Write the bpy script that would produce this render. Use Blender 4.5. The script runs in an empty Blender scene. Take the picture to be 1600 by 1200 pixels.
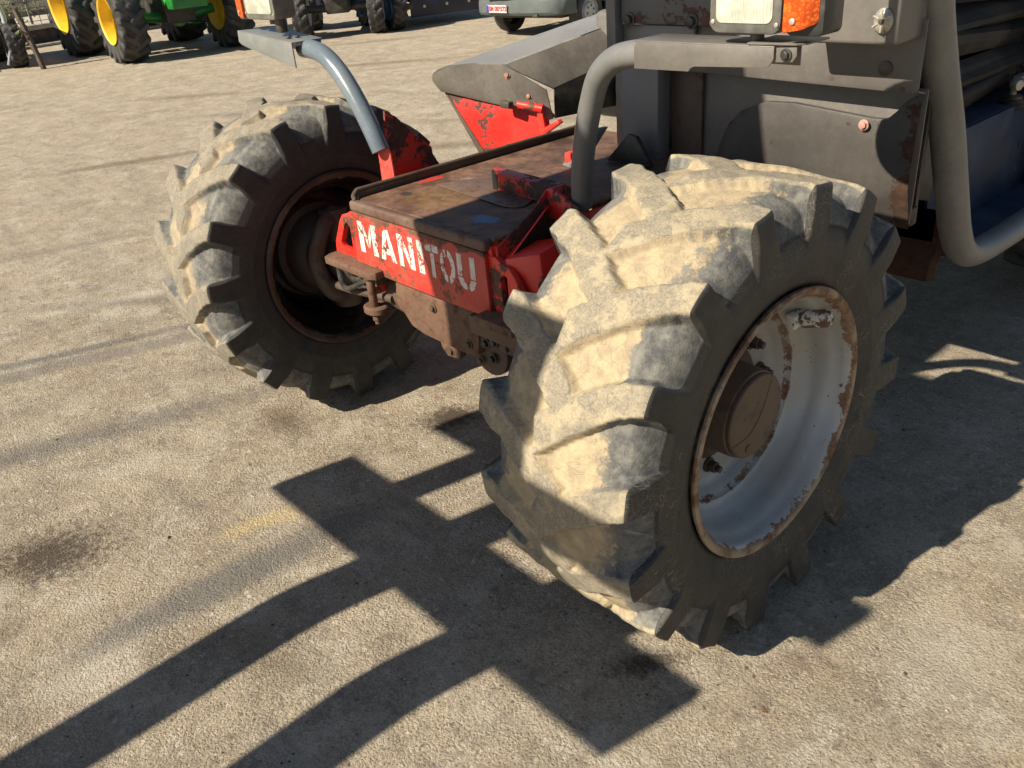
import bpy, bmesh, math, random
import numpy as np
from mathutils import Vector, Matrix
random.seed(7); rng = np.random.default_rng(7)
sc = bpy.context.scene
COL = sc.collection
R_ = math.radians

# ------------------------------------------------------------------ camera, light, exposure
# world axes: X = towards the near side of the machine, Y = towards its rear, Z up; origin under the near front wheel
cam = bpy.data.cameras.new('camera'); cam_ob = bpy.data.objects.new('camera', cam); COL.objects.link(cam_ob)
cr, cu, cw = Vector((.67070132, .73758956, -.07823925)), Vector((-.30798372, .37289759, .87526763)), Vector((-.67476349, .56294674, -.47726848))
m = Matrix((cr, cu, -cw)).transposed().to_4x4(); m.translation = Vector((1.138, -1.599, 1.7213))
cam_ob.matrix_world = m
cam.sensor_width = 36; cam.lens = 29.995; cam.clip_start = .02; cam.clip_end = 2000
sc.camera = cam_ob

TX, TY = .25, 1.26                       # how far a shadow moves per metre of height
S = Vector((-TX, -TY, 1)).normalized()   # towards the sun
world = bpy.data.worlds.new("World"); sc.world = world; world.use_nodes = True
wn = world.node_tree.nodes; wl = world.node_tree.links
sky = wn.new('ShaderNodeTexSky'); sky.sky_type = 'NISHITA'; sky.sun_disc = False
sky.sun_elevation = math.asin(S.z); sky.sun_rotation = math.atan2(S.x, S.y); sky.air_density = 1.0; sky.dust_density = .6
wl.new(sky.outputs[0], wn['Background'].inputs[0]); wn['Background'].inputs[1].default_value = .05
sun = bpy.data.lights.new('sun', 'SUN'); sun.energy = 5.0; sun.angle = R_(.53); sun.color = (1, .90, .73)
sun_ob = bpy.data.objects.new('sun', sun); COL.objects.link(sun_ob)
sun_ob.rotation_euler = S.to_track_quat('Z', 'Y').to_euler(); sun_ob.location = (-5, -8, 12)
sc.view_settings.view_transform = 'Standard'; sc.view_settings.look = 'None'
sc.view_settings.exposure = .86; sc.view_settings.gamma = 1; sc.view_settings.use_curve_mapping = False
sc.render.engine = 'CYCLES'

# ------------------------------------------------------------------ node helpers
class NT:
    def __init__(s, name):
        s.m = bpy.data.materials.new(name); s.m.use_nodes = True
        s.t = s.m.node_tree; s.b = s.t.nodes['Principled BSDF']; s.co = s.t.nodes.new('ShaderNodeTexCoord').outputs['Object']
    def n(s, ty, ins=None, **kw):
        d = s.t.nodes.new(ty)
        for k, v in kw.items(): setattr(d, k, v)
        for k, v in (ins or {}).items(): s.put(d.inputs[k], v)
        return d
    def put(s, sock, v):
        if isinstance(v, bpy.types.NodeSocket): s.t.links.new(v, sock)
        else:
            if sock.type == 'RGBA' and len(v) == 3: v = (*v, 1)
            sock.default_value = v
    def noise(s, scale, detail=4, rough=.6, vec=None, dist=0):
        return s.n('ShaderNodeTexNoise', {'Vector': vec or s.co, 'Scale': scale, 'Detail': detail, 'Roughness': rough, 'Distortion': dist}).outputs['Fac']
    def vor(s, scale, out='Distance', vec=None, feature='F1'):
        return s.n('ShaderNodeTexVoronoi', {'Vector': vec or s.co, 'Scale': scale}, feature=feature).outputs[out]
    def ramp(s, f, a, b):          # smooth 0..1 between a and b
        return s.n('ShaderNodeMapRange', {0: f, 1: a, 2: b, 3: 0., 4: 1.}, interpolation_type='SMOOTHSTEP').outputs[0]
    def math(s, op, a, b=0., c=0.):
        return s.n('ShaderNodeMath', {0: a, 1: b, 2: c}, operation=op).outputs[0]
    def mix(s, f, a, b, blend='MIX'):
        d = s.t.nodes.new('ShaderNodeMix'); d.data_type = 'RGBA'; d.blend_type = blend
        s.put(d.inputs[0], f); s.put(d.inputs[6], a); s.put(d.inputs[7], b); return d.outputs[2]
    def stretch(s, sx, sy, sz, rot=(0, 0, 0)):
        return s.n('ShaderNodeMapping', {'Vector': s.co, 'Rotation': rot, 'Scale': (sx, sy, sz)}).outputs[0]
    def bump(s, h, strength, dist, prev=None):
        d = s.n('ShaderNodeBump', {'Height': h, 'Strength': strength, 'Distance': dist})
        if prev is not None: s.put(d.inputs['Normal'], prev)
        return d.outputs[0]
    def attr(s, name): return s.n('ShaderNodeAttribute', attribute_name=name).outputs['Fac']
    def xyz(s):
        return s.n('ShaderNodeSeparateXYZ', {0: s.co}).outputs
    def out(s, col, rough=.6, normal=None, metal=0., spec=.5, coat=0.):
        s.put(s.b.inputs['Base Color'], col); s.put(s.b.inputs['Roughness'], rough); s.put(s.b.inputs['Metallic'], metal)
        s.put(s.b.inputs['Specular IOR Level'], spec)
        if normal is not None: s.put(s.b.inputs['Normal'], normal)
        if coat: s.put(s.b.inputs['Coat Weight'], coat)
        return s.m

def painted(name, paint, rust_a, rust_b, lo, hi, scale=9, rough=.45, dust=.35, dustc=(.30, .25, .18), edge_axis=None, edge_lo=0, edge_hi=1, edge_gain=.3, seed=0.):
    """chipped paint over rust, thin road dust on top"""
    t = NT(name)
    v = t.n('ShaderNodeVectorMath', {0: t.co, 1: (seed, seed * .7, seed * 1.3)}, operation='ADD').outputs[0]
    n1 = t.noise(scale, 8, .68, v); n2 = t.noise(scale * 7, 5, .7, v)
    f = t.math('MULTIPLY_ADD', n2, .22, t.math('MULTIPLY', n1, .78))
    if edge_axis is not None:
        f = t.math('MULTIPLY_ADD', t.ramp(t.xyz()[edge_axis], edge_lo, edge_hi), edge_gain, f)
    chip = t.ramp(f, lo, hi)
    rc = t.mix(t.ramp(t.noise(40, 6, .7, v), .35, .68), rust_a, rust_b)
    fad = t.mix(t.ramp(t.noise(3, 4, .6, v), .3, .75), paint, tuple(min(1, c * 1.18 + .012) for c in paint))
    sp = t.ramp(t.vor(55, vec=v), .10, .05)
    fad = t.mix(t.math('MULTIPLY', sp, .35), fad, rust_a)
    c = t.mix(chip, fad, rc)
    dm = t.math('MULTIPLY', t.ramp(t.math('ADD', t.math('MULTIPLY', t.noise(6, 6, .65, v), .6), t.math('MULTIPLY', t.noise(60, 4, .7, v), .4)), .38, .68), dust)
    c = t.mix(dm, c, dustc)
    r = t.math('ADD', t.math('MULTIPLY', chip, .35), t.math('ADD', t.math('MULTIPLY', dm, .4), rough))
    h = t.math('ADD', t.math('MULTIPLY', chip, -1.), t.math('MULTIPLY', t.math('MULTIPLY', t.noise(160, 4, .7, v), chip), 1.))
    nrm = t.bump(h, .6, .0012)
    nrm = t.bump(t.noise(14, 3, .5, v), .15, .006, nrm)
    return t.out(c, r, nrm)

def plain(name, col, rough=.5, metal=0., var=.3, scale=12, dust=0., bump=.1):
    t = NT(name); n = t.noise(scale, 5, .65)
    c = t.mix(t.ramp(n, .3, .75), tuple(x * (1 - var) for x in col), tuple(min(1, x * (1 + var)) for x in col))
    if dust: c = t.mix(t.math('MULTIPLY', t.ramp(t.noise(5, 6, .7), .4, .7), dust), c, (.33, .27, .19))
    return t.out(c, t.math('MULTIPLY_ADD', n, .2, rough - .1), t.bump(t.noise(scale * 8, 3), bump, .002), metal)

GREY = painted('grey_paint', (.102, .094, .086), (.11, .045, .02), (.20, .09, .045), .655, .69, 5, .40, .30, (.23, .205, .175))
GREYR = painted('grey_paint_rusty_foot', (.095, .087, .080), (.055, .028, .016), (.12, .05, .025), .60, .62, 7, .40, .28, (.22, .195, .165), edge_axis=0, edge_lo=-.02, edge_hi=.13, edge_gain=.17, seed=1.4)
GREYT = painted('grey_tube_paint', (.125, .128, .130), (.10, .045, .02), (.20, .10, .05), .70, .73, 8, .30, .30, (.25, .23, .19), seed=4)
GREYB = painted('grey_blue_tube_paint', (.105, .135, .165), (.10, .045, .02), (.30, .30, .30), .70, .73, 8, .22, .25, (.22, .23, .23), seed=9)
PILLAR = painted('pillar_grey_paint', (.140, .136, .126), (.14, .06, .03), (.25, .13, .08), .705, .73, 7, .36, .42, (.27, .25, .21), seed=5)
HOODT = painted('hood_grey_paint', (.105, .093, .080), (.14, .055, .025), (.28, .12, .06), .67, .70, 5, .33, .3, (.30, .27, .23), seed=2)
RED = painted('chipped_red_paint', (.63, .020, .012), (.045, .018, .010), (.11, .045, .022), .545, .565, 8, .35, .14, (.32, .20, .14), seed=3)
REDP = painted('name_plate_red_paint', (.43, .030, .020), (.045, .018, .010), (.12, .05, .025), .552, .569, 10, .38, .35, (.42, .16, .10), edge_axis=2, edge_lo=.875, edge_hi=.945, edge_gain=.20, seed=6)
REDH = painted('faded_red_paint', (.62, .018, .012), (.035, .016, .010), (.09, .035, .02), .60, .62, 6, .35, .10, (.32, .20, .14), edge_axis=0, edge_lo=-1.88, edge_hi=-2.06, edge_gain=.12, seed=8)  # dark chips thicken leftwards: real chipping plus shade put into the colour
RUST = painted('brown_rusty_steel', (.105, .052, .030), (.040, .021, .013), (.15, .072, .040), .42, .62, 22, .62, .38, (.19, .12, .075), seed=11)
RUSTD = painted('dark_oily_rust', (.055, .034, .024), (.02, .014, .011), (.10, .052, .03), .50, .62, 12, .55, .35, (.15, .105, .07), seed=12)
DARK = plain('black_greasy_steel_and_shade', (.018, .017, .016), .5, 0, .4, 20, .15)  # also stands for shade below the hood side and beside the pillar
BLACKP = plain('black_plastic', (.025, .026, .026), .42, 0, .3, 20, .25)
LAMPG = plain('weathered_lamp_housing', (.10, .098, .09), .55, 0, .3, 30, .35)
BLUEF = plain('dark_blue_floor_paint', (.010, .028, .066), .62, 0, .4, 6, .12)
BLACKC = plain('black_vinyl_and_cab_shade', (.006, .006, .007), .68, 0, .4, 9, .10, .4)
ALU = plain('dull_light_metal', (.45, .44, .38), .38, .6, .3, 40, .2)
SCREW = plain('zinc_screw', (.55, .50, .42), .4, .6, .2, 40)

def deck_mat():
    t = NT('rusty_deck_top'); x, y, z = t.xyz()
    n = t.noise(7, 7, .68); n2 = t.noise(38, 6, .7)
    c = t.mix(t.ramp(n, .35, .65), (.075, .040, .026), (.21, .115, .072))
    c = t.mix(t.math('MULTIPLY', t.ramp(n2, .45, .7), .55), c, (.035, .022, .016))
    # ochre oil stain with a shape of its own
    d = t.n('ShaderNodeVectorMath', {0: t.n('ShaderNodeVectorMath', {0: t.co, 1: (-1.06, .0, .95)}, operation='SUBTRACT').outputs[0], 1: (2.6, 4.2, 0)}, operation='MULTIPLY').outputs[0]
    rr = t.math('MULTIPLY_ADD', t.noise(14, 5, .7), .8, t.n('ShaderNodeVectorMath', {0: d}, operation='LENGTH').outputs['Value'])
    c = t.mix(t.math('MULTIPLY', t.ramp(rr, .95, .45), .8), c, t.mix(t.ramp(t.noise(30, 4), .35, .65), (.19, .115, .035), (.10, .055, .028)))
    for (px, py, sx, sy, col, a) in [(-.77, -.055, 16, 24, (.10, .17, .28), .95), (-1.13, .19, 17, 30, (.24, .24, .36), .9), (-1.20, -.03, 30, 40, (.03, .025, .025), .9), (-1.02, .21, 70, 90, (.75, .12, .09), 1), (-1.27, .13, 42, 14, (.5, .03, .02), .9)]:
        d = t.n('ShaderNodeVectorMath', {0: t.n('ShaderNodeVectorMath', {0: t.co, 1: (px, py, .95)}, operation='SUBTRACT').outputs[0], 1: (sx, sy, 0)}, operation='MULTIPLY').outputs[0]
        rr = t.math('MULTIPLY_ADD', t.noise(60, 4, .7), 1.6, t.n('ShaderNodeVectorMath', {0: d}, operation='LENGTH').outputs['Value'])
        c = t.mix(t.math('MULTIPLY', t.ramp(rr, 1.62, 1.50), a), c, col)
    h = t.math('ADD', t.math('MULTIPLY', n2, .6), t.noise(140, 4, .7))
    return t.out(c, t.math('MULTIPLY_ADD', n, .3, .42), t.bump(h, .5, .0025))
DECK = deck_mat()

def tyre_mat(name, dusty):
    t = NT(name); lug = t.attr('lug'); ax = t.attr('across'); wall = t.attr('wall')
    fine = t.noise(170, 4, .75); n = t.noise(9, 7, .7); n3 = t.noise(28, 6, .7)
    rub = t.mix(t.ramp(n3, .3, .7), (.013, .014, .015), (.033, .032, .031))
    wallc = t.mix(t.math('MULTIPLY', t.ramp(n, .32, .72), .75), rub, (.052, .046, .037))
    # thin pale scratches and cobweb threads on the side wall
    w1 = t.n('ShaderNodeVectorMath', {0: t.co, 1: t.n('ShaderNodeVectorMath', {0: t.n('ShaderNodeTexNoise', {'Vector': t.co, 'Scale': 9., 'Detail': 2.}).outputs['Color'], 1: (.35, .35, .35)}, operation='MULTIPLY').outputs[0]}, operation='ADD').outputs[0]
    web = t.ramp(t.vor(13, vec=w1, feature='DISTANCE_TO_EDGE'), .010, .002)
    web2 = t.ramp(t.vor(30, vec=w1, feature='DISTANCE_TO_EDGE'), .014, .003)
    web = t.math('MULTIPLY', t.math('MAXIMUM', web, web2), t.ramp(t.noise(5, 3, .5), .46, .62))
    wallc = t.mix(t.math('MULTIPLY', web, .62 if dusty else .15), wallc, (.30, .28, .24))
    # worn lug tops: grey rubber full of sand
    top = t.mix(t.ramp(fine, .36, .62), (.175, .155, .118) if dusty else (.14, .12, .088), (.275, .238, .175) if dusty else (.235, .21, .165))
    top = t.mix(t.math('MULTIPLY', t.ramp(t.noise(17, 6, .72), .47, .62), .62), top, (.41, .34, .225) if dusty else (.28, .24, .175))
    top = t.mix(t.math('MULTIPLY', t.ramp(t.noise(5, 5, .7), .52, .68), .45), top, (.12, .115, .105))
    # clay caked between the lugs, wearing off towards the shoulder
    clay = t.mix(t.ramp(n3, .3, .7), (.42, .335, .21), (.27, .22, .15)) if dusty else t.mix(t.ramp(n3, .3, .7), (.36, .29, .19), (.24, .20, .145))
    off = t.math('MULTIPLY_ADD', t.noise(11, 7, .72), .9, t.math('MULTIPLY', ax, .62))
    bare = t.ramp(off, .80 if dusty else .62, .89 if dusty else .74)
    val = t.mix(bare, clay, t.mix(t.ramp(t.noise(22, 6, .75), .35, .7), (.060, .064, .068), (.20, .19, .165)))
    c = t.mix(t.ramp(lug, .72, .86), val, top)
    c = t.mix(t.ramp(t.math('MULTIPLY_ADD', n3, .10, wall), .50, .56), c, wallc)
    crack = t.ramp(t.vor(16, vec=w1, feature='DISTANCE_TO_EDGE'), .02, 0.)
    h = t.math('ADD', t.math('MULTIPLY', fine, .8), t.math('ADD', t.math('MULTIPLY', n3, .9), t.math('MULTIPLY', t.math('MULTIPLY', crack, t.math('SUBTRACT', 1., bare)), -.35)))
    return t.out(c, t.mix(t.ramp(wall, .5, .56), (.92,) * 3, (.58,) * 3), t.bump(h, .75, .003))
TYRE_N = tyre_mat('dusty_near_tyre', True)
TYRE_F = tyre_mat('dusty_far_tyre', False)
def tyre_dark():
    t = NT('black_tyre'); c = t.mix(t.ramp(t.noise(6, 5), .35, .7), (.012, .012, .013), (.035, .034, .032))
    return t.out(t.mix(t.math('MULTIPLY', t.attr('lug'), .25), c, (.10, .095, .085)), .7, t.bump(t.noise(40, 3), .3, .004))
TYRE_B = tyre_dark()

def rim_mat(name, dark):
    t = NT(name); x, y, z = t.xyz()
    rr = t.math('SQRT', t.math('ADD', t.math('MULTIPLY', y, y), t.math('MULTIPLY', z, z)))
    n = t.noise(16, 7, .72); nf = t.noise(70, 5, .7)
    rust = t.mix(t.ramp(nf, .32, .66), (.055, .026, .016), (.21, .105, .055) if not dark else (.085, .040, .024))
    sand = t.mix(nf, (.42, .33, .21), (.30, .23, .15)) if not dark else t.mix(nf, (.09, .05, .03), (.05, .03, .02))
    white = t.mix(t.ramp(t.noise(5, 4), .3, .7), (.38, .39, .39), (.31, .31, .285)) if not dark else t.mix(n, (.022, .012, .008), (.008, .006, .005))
    f = t.math('ADD', t.math('MULTIPLY', n, .75), t.math('MULTIPLY', nf, .25))
    # old rust eats in from the flange and sits along the weld ring; more of it high up on the right
    band = t.ramp(rr, .302, .334)
    ring = t.math('MULTIPLY', t.ramp(rr, .241, .249), t.ramp(rr, .266, .256))
    fo = t.math('ADD', f, t.math('ADD', t.math('MULTIPLY', band, .30), t.math('MULTIPLY', ring, .19)))
    fo = t.math('ADD', fo, t.math('MULTIPLY', t.ramp(z, .0, .3), .05))
    chip = t.ramp(fo, .675, .70)
    c = t.mix(chip, white, rust)
    c = t.mix(t.math('MULTIPLY', t.ramp(rr, .318, .335), t.math('MULTIPLY', t.ramp(t.noise(13, 5), .40, .58), .85)), c, sand)
    sp = t.ramp(t.vor(38), .11, .06); c = t.mix(t.math('MULTIPLY', sp, t.ramp(t.noise(8, 2), .42, .55)), c, (.09, .055, .04))
    c = t.mix(t.math('MULTIPLY', t.ramp(t.noise(4, 5), .45, .7), .3), c, (.34, .29, .22))
    return t.out(c, t.math('MULTIPLY_ADD', chip, .45, .26), t.bump(t.math('ADD', t.math('MULTIPLY', chip, -.6), t.math('MULTIPLY', nf, .3)), .5, .0015))
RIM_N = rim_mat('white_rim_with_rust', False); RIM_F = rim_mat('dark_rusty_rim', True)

# ------------------------------------------------------------------ mesh helpers
def link(name, me, mat, parent=None):
    o = bpy.data.objects.new(name, me); COL.objects.link(o)
    if mat is not None: me.materials.append(mat)
    if parent is not None: o.parent = parent
    return o
def bm_obj(name, bm, mat, parent=None, smooth=True, angle=35):
    me = bpy.data.meshes.new(name); bmesh.ops.recalc_face_normals(bm, faces=bm.faces[:])
    if smooth:
        for f in bm.faces: f.smooth = True
        a = R_(angle)
        for e in bm.edges:
            if len(e.link_faces) == 2 and e.calc_face_angle(0) > a: e.smooth = False
            elif len(e.link_faces) != 2: e.smooth = False
    bm.to_mesh(me); bm.free(); return link(name, me, mat, parent)
def merge(bm, other):
    me = bpy.data.meshes.new('t'); other.to_mesh(me); other.free(); bm.from_mesh(me); bpy.data.meshes.remove(me)
def box(x0, x1, y0, y1, z0, z1, bev=.004, seg=2, M=None):
    bm = bmesh.new(); bmesh.ops.create_cube(bm, size=1)
    for v in bm.verts: v.co = Vector(((x0 + x1) / 2 + v.co.x * (x1 - x0), (y0 + y1) / 2 + v.co.y * (y1 - y0), (z0 + z1) / 2 + v.co.z * (z1 - z0)))
    if bev: bmesh.ops.bevel(bm, geom=bm.edges[:], offset=bev, segments=seg, affect='EDGES', profile=.5)
    if M is not None: bm.transform(M)
    return bm
def prism(pts, d, bev=.002, holes=()):
    """closed outline (3D points, planar) extruded by vector d; optional holes are bridged in by triangulation"""
    bm = bmesh.new(); d = Vector(d); loops = [pts] + list(holes); es = []
    for L in loops:
        vs = [bm.verts.new(p) for p in L]
        es += [bm.edges.new((vs[i], vs[(i + 1) % len(vs)])) for i in range(len(vs))]
    if holes: bmesh.ops.triangle_fill(bm, use_beauty=True, edges=es)
    else: bm.faces.new(bm.verts[:])
    r = bmesh.ops.extrude_face_region(bm, geom=bm.faces[:], use_keep_orig=True)
    bmesh.ops.translate(bm, vec=d, verts=[g for g in r['geom'] if isinstance(g, bmesh.types.BMVert)])
    bmesh.ops.recalc_face_normals(bm, faces=bm.faces[:])
    if bev:
        sh = [e for e in bm.edges if len(e.link_faces) == 2 and e.calc_face_angle(0) > R_(30)]
        bmesh.ops.bevel(bm, geom=sh, offset=bev, segments=2, affect='EDGES', profile=.5, clamp_overlap=True)
    return bm
def smooth_path(P, n=8):
    P = [Vector(p) for p in P]; out = []
    for i in range(len(P) - 1):
        a = P[i - 1] if i else P[i] * 2 - P[i + 1]; b, c = P[i], P[i + 1]; d = P[i + 2] if i + 2 < len(P) else c * 2 - b
        for k in range(n):
            t = k / n; out.append(.5 * ((2 * b) + (c - a) * t + (2 * a - 5 * b + 4 * c - d) * t * t + (3 * b - a - 3 * c + d) * t ** 3))
    return out + [P[-1]]
def tube(P, r, seg=20, cap=True, r2=None, squash=None):
    """tube along points; r number or list"""
    bm = bmesh.new(); n = len(P); P = [Vector(p) for p in P]; rings = []; up = None
    for i in range(n):
        t = (P[min(i + 1, n - 1)] - P[max(i - 1, 0)]).normalized()
        if up is None: up = Vector((0, 0, 1)) if abs(t.z) < .9 else Vector((1, 0, 0))
        side = t.cross(up).normalized(); up = side.cross(t).normalized()
        rr = r[i] if isinstance(r, (list, tuple)) else r
        rings.append([bm.verts.new(P[i] + (side * math.cos(a) * (squash or 1) + up * math.sin(a)) * rr) for a in [2 * math.pi * k / seg for k in range(seg)]])
    for a, b in zip(rings, rings[1:]):
        for k in range(seg): bm.faces.new((a[k], a[(k + 1) % seg], b[(k + 1) % seg], b[k]))
    if cap: bm.faces.new(rings[0][::-1]); bm.faces.new(rings[-1])
    return bm
def lathe_x(prof, seg=96, cap0=False, cap1=False):
    """revolve (x, radius) about the X axis"""
    bm = bmesh.new(); rings = []
    for x, r in prof: rings.append([bm.verts.new((x, r * math.sin(a), r * math.cos(a))) for a in [2 * math.pi * k / seg for k in range(seg)]])
    for a, b in zip(rings, rings[1:]):
        for k in range(seg): bm.faces.new((a[k], a[(k + 1) % seg], b[(k + 1) % seg], b[k]))
    if cap0: bm.faces.new(rings[0])
    if cap1: bm.faces.new(rings[-1])
    return bm
def cyl(p, d, r, seg=20, bev=.001, r2=None):
    p = Vector(p); d = Vector(d)
    bm = bmesh.new(); bmesh.ops.create_cone(bm, cap_ends=True, segments=seg, radius1=r, radius2=r if r2 is None else r2, depth=d.length)
    if bev: bmesh.ops.bevel(bm, geom=[e for e in bm.edges if e.calc_face_angle(0) > 1], offset=bev, segments=2, affect='EDGES', profile=.5)
    bm.transform(Matrix.Translation(p + d / 2) @ d.to_track_quat('Z', 'Y').to_matrix().to_4x4()); return bm
def hexbolt(p, d, r=.011, h=.009):
    d = Vector(d).normalized(); bm = cyl(p, d * .003, r * 1.55, 18, .0008); merge(bm, cyl(Vector(p) + d * .003, d * h, r, 6, .0012)); return bm
def join(*bs):
    b = bs[0]
    for o in bs[1:]: merge(b, o)
    return b
def thing(name, label, cat, loc=(0, 0, 0), rz=0, group=None):
    o = bpy.data.objects.new(name, None); o.empty_display_size = .2; COL.objects.link(o)
    o.location = loc; o.rotation_euler = (0, 0, rz); tag(o, label, cat, group); return o
def tag(o, label=None, cat=None, group=None, kind=None):
    if label: o['label'] = label
    if cat: o['category'] = cat
    if group: o['group'] = group
    if kind: o['kind'] = kind
    return o

# ------------------------------------------------------------------ ground
def ground_mat():
    t = NT('dusty_concrete_yard')
    x, y, z = t.xyz()
    big = t.noise(.55, 5, .6); mid = t.noise(2.6, 6, .62); n3 = t.noise(11, 6, .65)
    v1 = t.n('ShaderNodeTexVoronoi', {'Vector': t.co, 'Scale': 118.}); v2 = t.n('ShaderNodeTexVoronoi', {'Vector': t.co, 'Scale': 260.})
    g1 = t.n('ShaderNodeSeparateColor', {0: v1.outputs['Color']}).outputs; g2 = t.n('ShaderNodeSeparateColor', {0: v2.outputs['Color']}).outputs
    fine = t.noise(240, 3, .7); fine2 = t.noise(120, 5, .75)
    base = t.mix(t.ramp(mid, .32, .68), (.53, .44, .315), (.33, .27, .195))
    base = t.mix(t.math('MULTIPLY', t.ramp(big, .35, .65), .55), base, (.50, .42, .31))
    # exposed aggregate: pale and dark grains in a tan binder
    base = t.mix(t.math('MULTIPLY', t.ramp(t.noise(1.6, 5, .65), .52, .68), .45), base, (.47, .345, .20))
    base = t.mix(t.math('MULTIPLY', t.ramp(t.noise(3.7, 4, .6), .55, .70), .30), base, (.40, .28, .215))
    near = t.ramp(t.math('ADD', mid, t.math('MULTIPLY', n3, .6)), .55, .95)
    pale = t.math('MULTIPLY', t.ramp(g1[0], .60, .85), t.ramp(v1.outputs['Distance'], .52, .32))
    base = t.mix(t.math('MULTIPLY', pale, t.math('MULTIPLY_ADD', near, .45, .35)), base, (.66, .60, .50))
    darkg = t.math('MULTIPLY', t.ramp(g1[1], .72, .9), t.ramp(v1.outputs['Distance'], .5, .3))
    base = t.mix(t.math('MULTIPLY', darkg, .55), base, (.115, .10, .085))
    base = t.mix(t.math('MULTIPLY', t.ramp(g2[0], .62, .95), .40), base, (.62, .55, .44))
    base = t.mix(t.math('MULTIPLY', t.ramp(fine2, .54, .36), .60), base, (.125, .10, .078))
    v3 = t.n('ShaderNodeTexVoronoi', {'Vector': t.co, 'Scale': 34.}); g3 = t.n('ShaderNodeSeparateColor', {0: v3.outputs['Color']}).outputs
    spot = t.math('MULTIPLY', t.ramp(v3.outputs['Distance'], .26, .14), t.ramp(g3[0], .80, .84))
    base = t.mix(t.math('MULTIPLY', spot, .75), base, (.10, .082, .065))
    spot2 = t.math('MULTIPLY', t.ramp(v3.outputs['Distance'], .34, .22), t.ramp(g3[1], .80, .84))
    base = t.mix(t.math('MULTIPLY', spot2, .7), base, (.62, .57, .47))
    base = t.mix(t.math('MULTIPLY', t.ramp(t.noise(15, 8, .85), .50, .60), .42), base, (.185, .155, .12))
    wob = t.math('MULTIPLY_ADD', t.noise(2.6, 6, .68), 1.1, -.55)
    pit = t.ramp(t.math('ADD', t.math('MULTIPLY', t.noise(7, 6, .7), .6), t.math('MULTIPLY', t.noise(34, 4, .7), .4)), .505, .62)
    base = t.mix(t.math('MULTIPLY', pit, .46), base, (.15, .125, .098))
    crust = t.ramp(t.math('ADD', t.math('MULTIPLY', t.noise(4.3, 6, .72, t.stretch(1, 1, 1, (0, 0, 1.1))), .6), t.math('MULTIPLY', t.noise(48, 4, .75), .4)), .50, .60)
    base = t.mix(t.math('MULTIPLY', crust, .50), base, (.60, .55, .46))
    strk = t.ramp(t.noise(3.0, 6, .7, t.stretch(.42, 3.2, 1, (0, 0, R_(24)))), .52, .72)
    base = t.mix(t.math('MULTIPLY', strk, .45), base, (.20, .185, .165))
    wob2 = t.math('MULTIPLY_ADD', t.noise(38, 6, .85), 2.4, -1.2)
    def patch(c, cx, cy, lx, ly, ang, col, amt, soft=.6, grain=1.):
        """worn or stained patch: an ellipse lx by ly metres turned by ang, edges broken by noise"""
        d = t.n('ShaderNodeVectorMath', {0: t.co, 1: (cx, cy, 0)}, operation='SUBTRACT').outputs[0]
        d = t.n('ShaderNodeMapping', {'Vector': d, 'Rotation': (0, 0, -R_(ang)), 'Scale': (1, 1, 0)}).outputs[0]
        d = t.n('ShaderNodeVectorMath', {0: d, 1: (1 / lx, 1 / ly, 0)}, operation='MULTIPLY').outputs[0]
        L = t.n('ShaderNodeVectorMath', {0: d}, operation='LENGTH').outputs['Value']
        L = t.math('ADD', L, t.math('ADD', wob, t.math('MULTIPLY', wob2, grain * .95)))
        return t.mix(t.math('MULTIPLY', t.ramp(L, 1.0, 1.0 - soft), amt), c, col)
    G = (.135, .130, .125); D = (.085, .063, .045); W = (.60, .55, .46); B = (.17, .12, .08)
    base = patch(base, -2.35, -1.1, .15, 1.6, -18, G, .60, .9)        # rubber tracks running across the yard
    base = patch(base, -3.3, -.9, .07, 1.9, -18, G, .70, .9)
    base = patch(base, -3.15, -.9, .10, 1.8, -18, (.20, .18, .155), .6, .6)
    base = patch(base, -3.75, -.25, .09, .75, -20, W, .55, .95)
    base = patch(base, -5.2, -.6, .10, 1.8, -16, G, .35, .95)
    base = patch(base, -7.3, 1.1, 1.0, .16, 68, B, .65, .7)
    base = patch(base, -1.04, -.98, .12, .66, -4, (.17, .163, .15), .78, .6, .6)
    base = patch(base, -1.24, -.80, .06, .26, -14, (.60, .47, .25), .75, .95, 1.2)   # spilt yellow sand
    base = patch(base, -1.62, -1.35, .20, .30, -30, D, .95, .9, 1.3)
    base = patch(base, -1.35, -1.62, .12, .16, -10, B, .5, .8)
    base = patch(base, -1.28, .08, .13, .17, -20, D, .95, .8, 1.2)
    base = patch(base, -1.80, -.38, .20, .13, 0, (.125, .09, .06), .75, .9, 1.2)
    base = patch(base, -1.55, -1.55, .10, .10, 0, W, .5, .8)
    base = patch(base, -1.28, -1.34, .08, .08, 0, W, .4, .8)
    base = patch(base, -.80, -1.10, .20, .10, 40, B, .35, .9)
    base = patch(base, .40, -.28, .016, .012, 0, (.20, .11, .06), .9, .5, .3)
    base = patch(base, .36, -.10, .06, .04, 0, B, .35, .9)
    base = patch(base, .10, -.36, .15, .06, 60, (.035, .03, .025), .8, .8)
    base = patch(base, -.62, -1.05, .16, .12, 20, (.20, .16, .115), .6, .9, 1.2)
    base = patch(base, -.95, -1.45, .14, .20, -10, W, .45, .9, 1.2)
    base = patch(base, -1.95, -.95, .12, .3, -20, W, .35, .9, 1.2)
    base = patch(base, -2.4, -.2, .14, .4, -20, (.19, .155, .115), .5, .9, 1.2)
    base = patch(base, .62, .15, .22, .3, 10, W, .4, .95)
    base = patch(base, -2.9, .15, .30, .16, 10, B, .45, .8)
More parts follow.
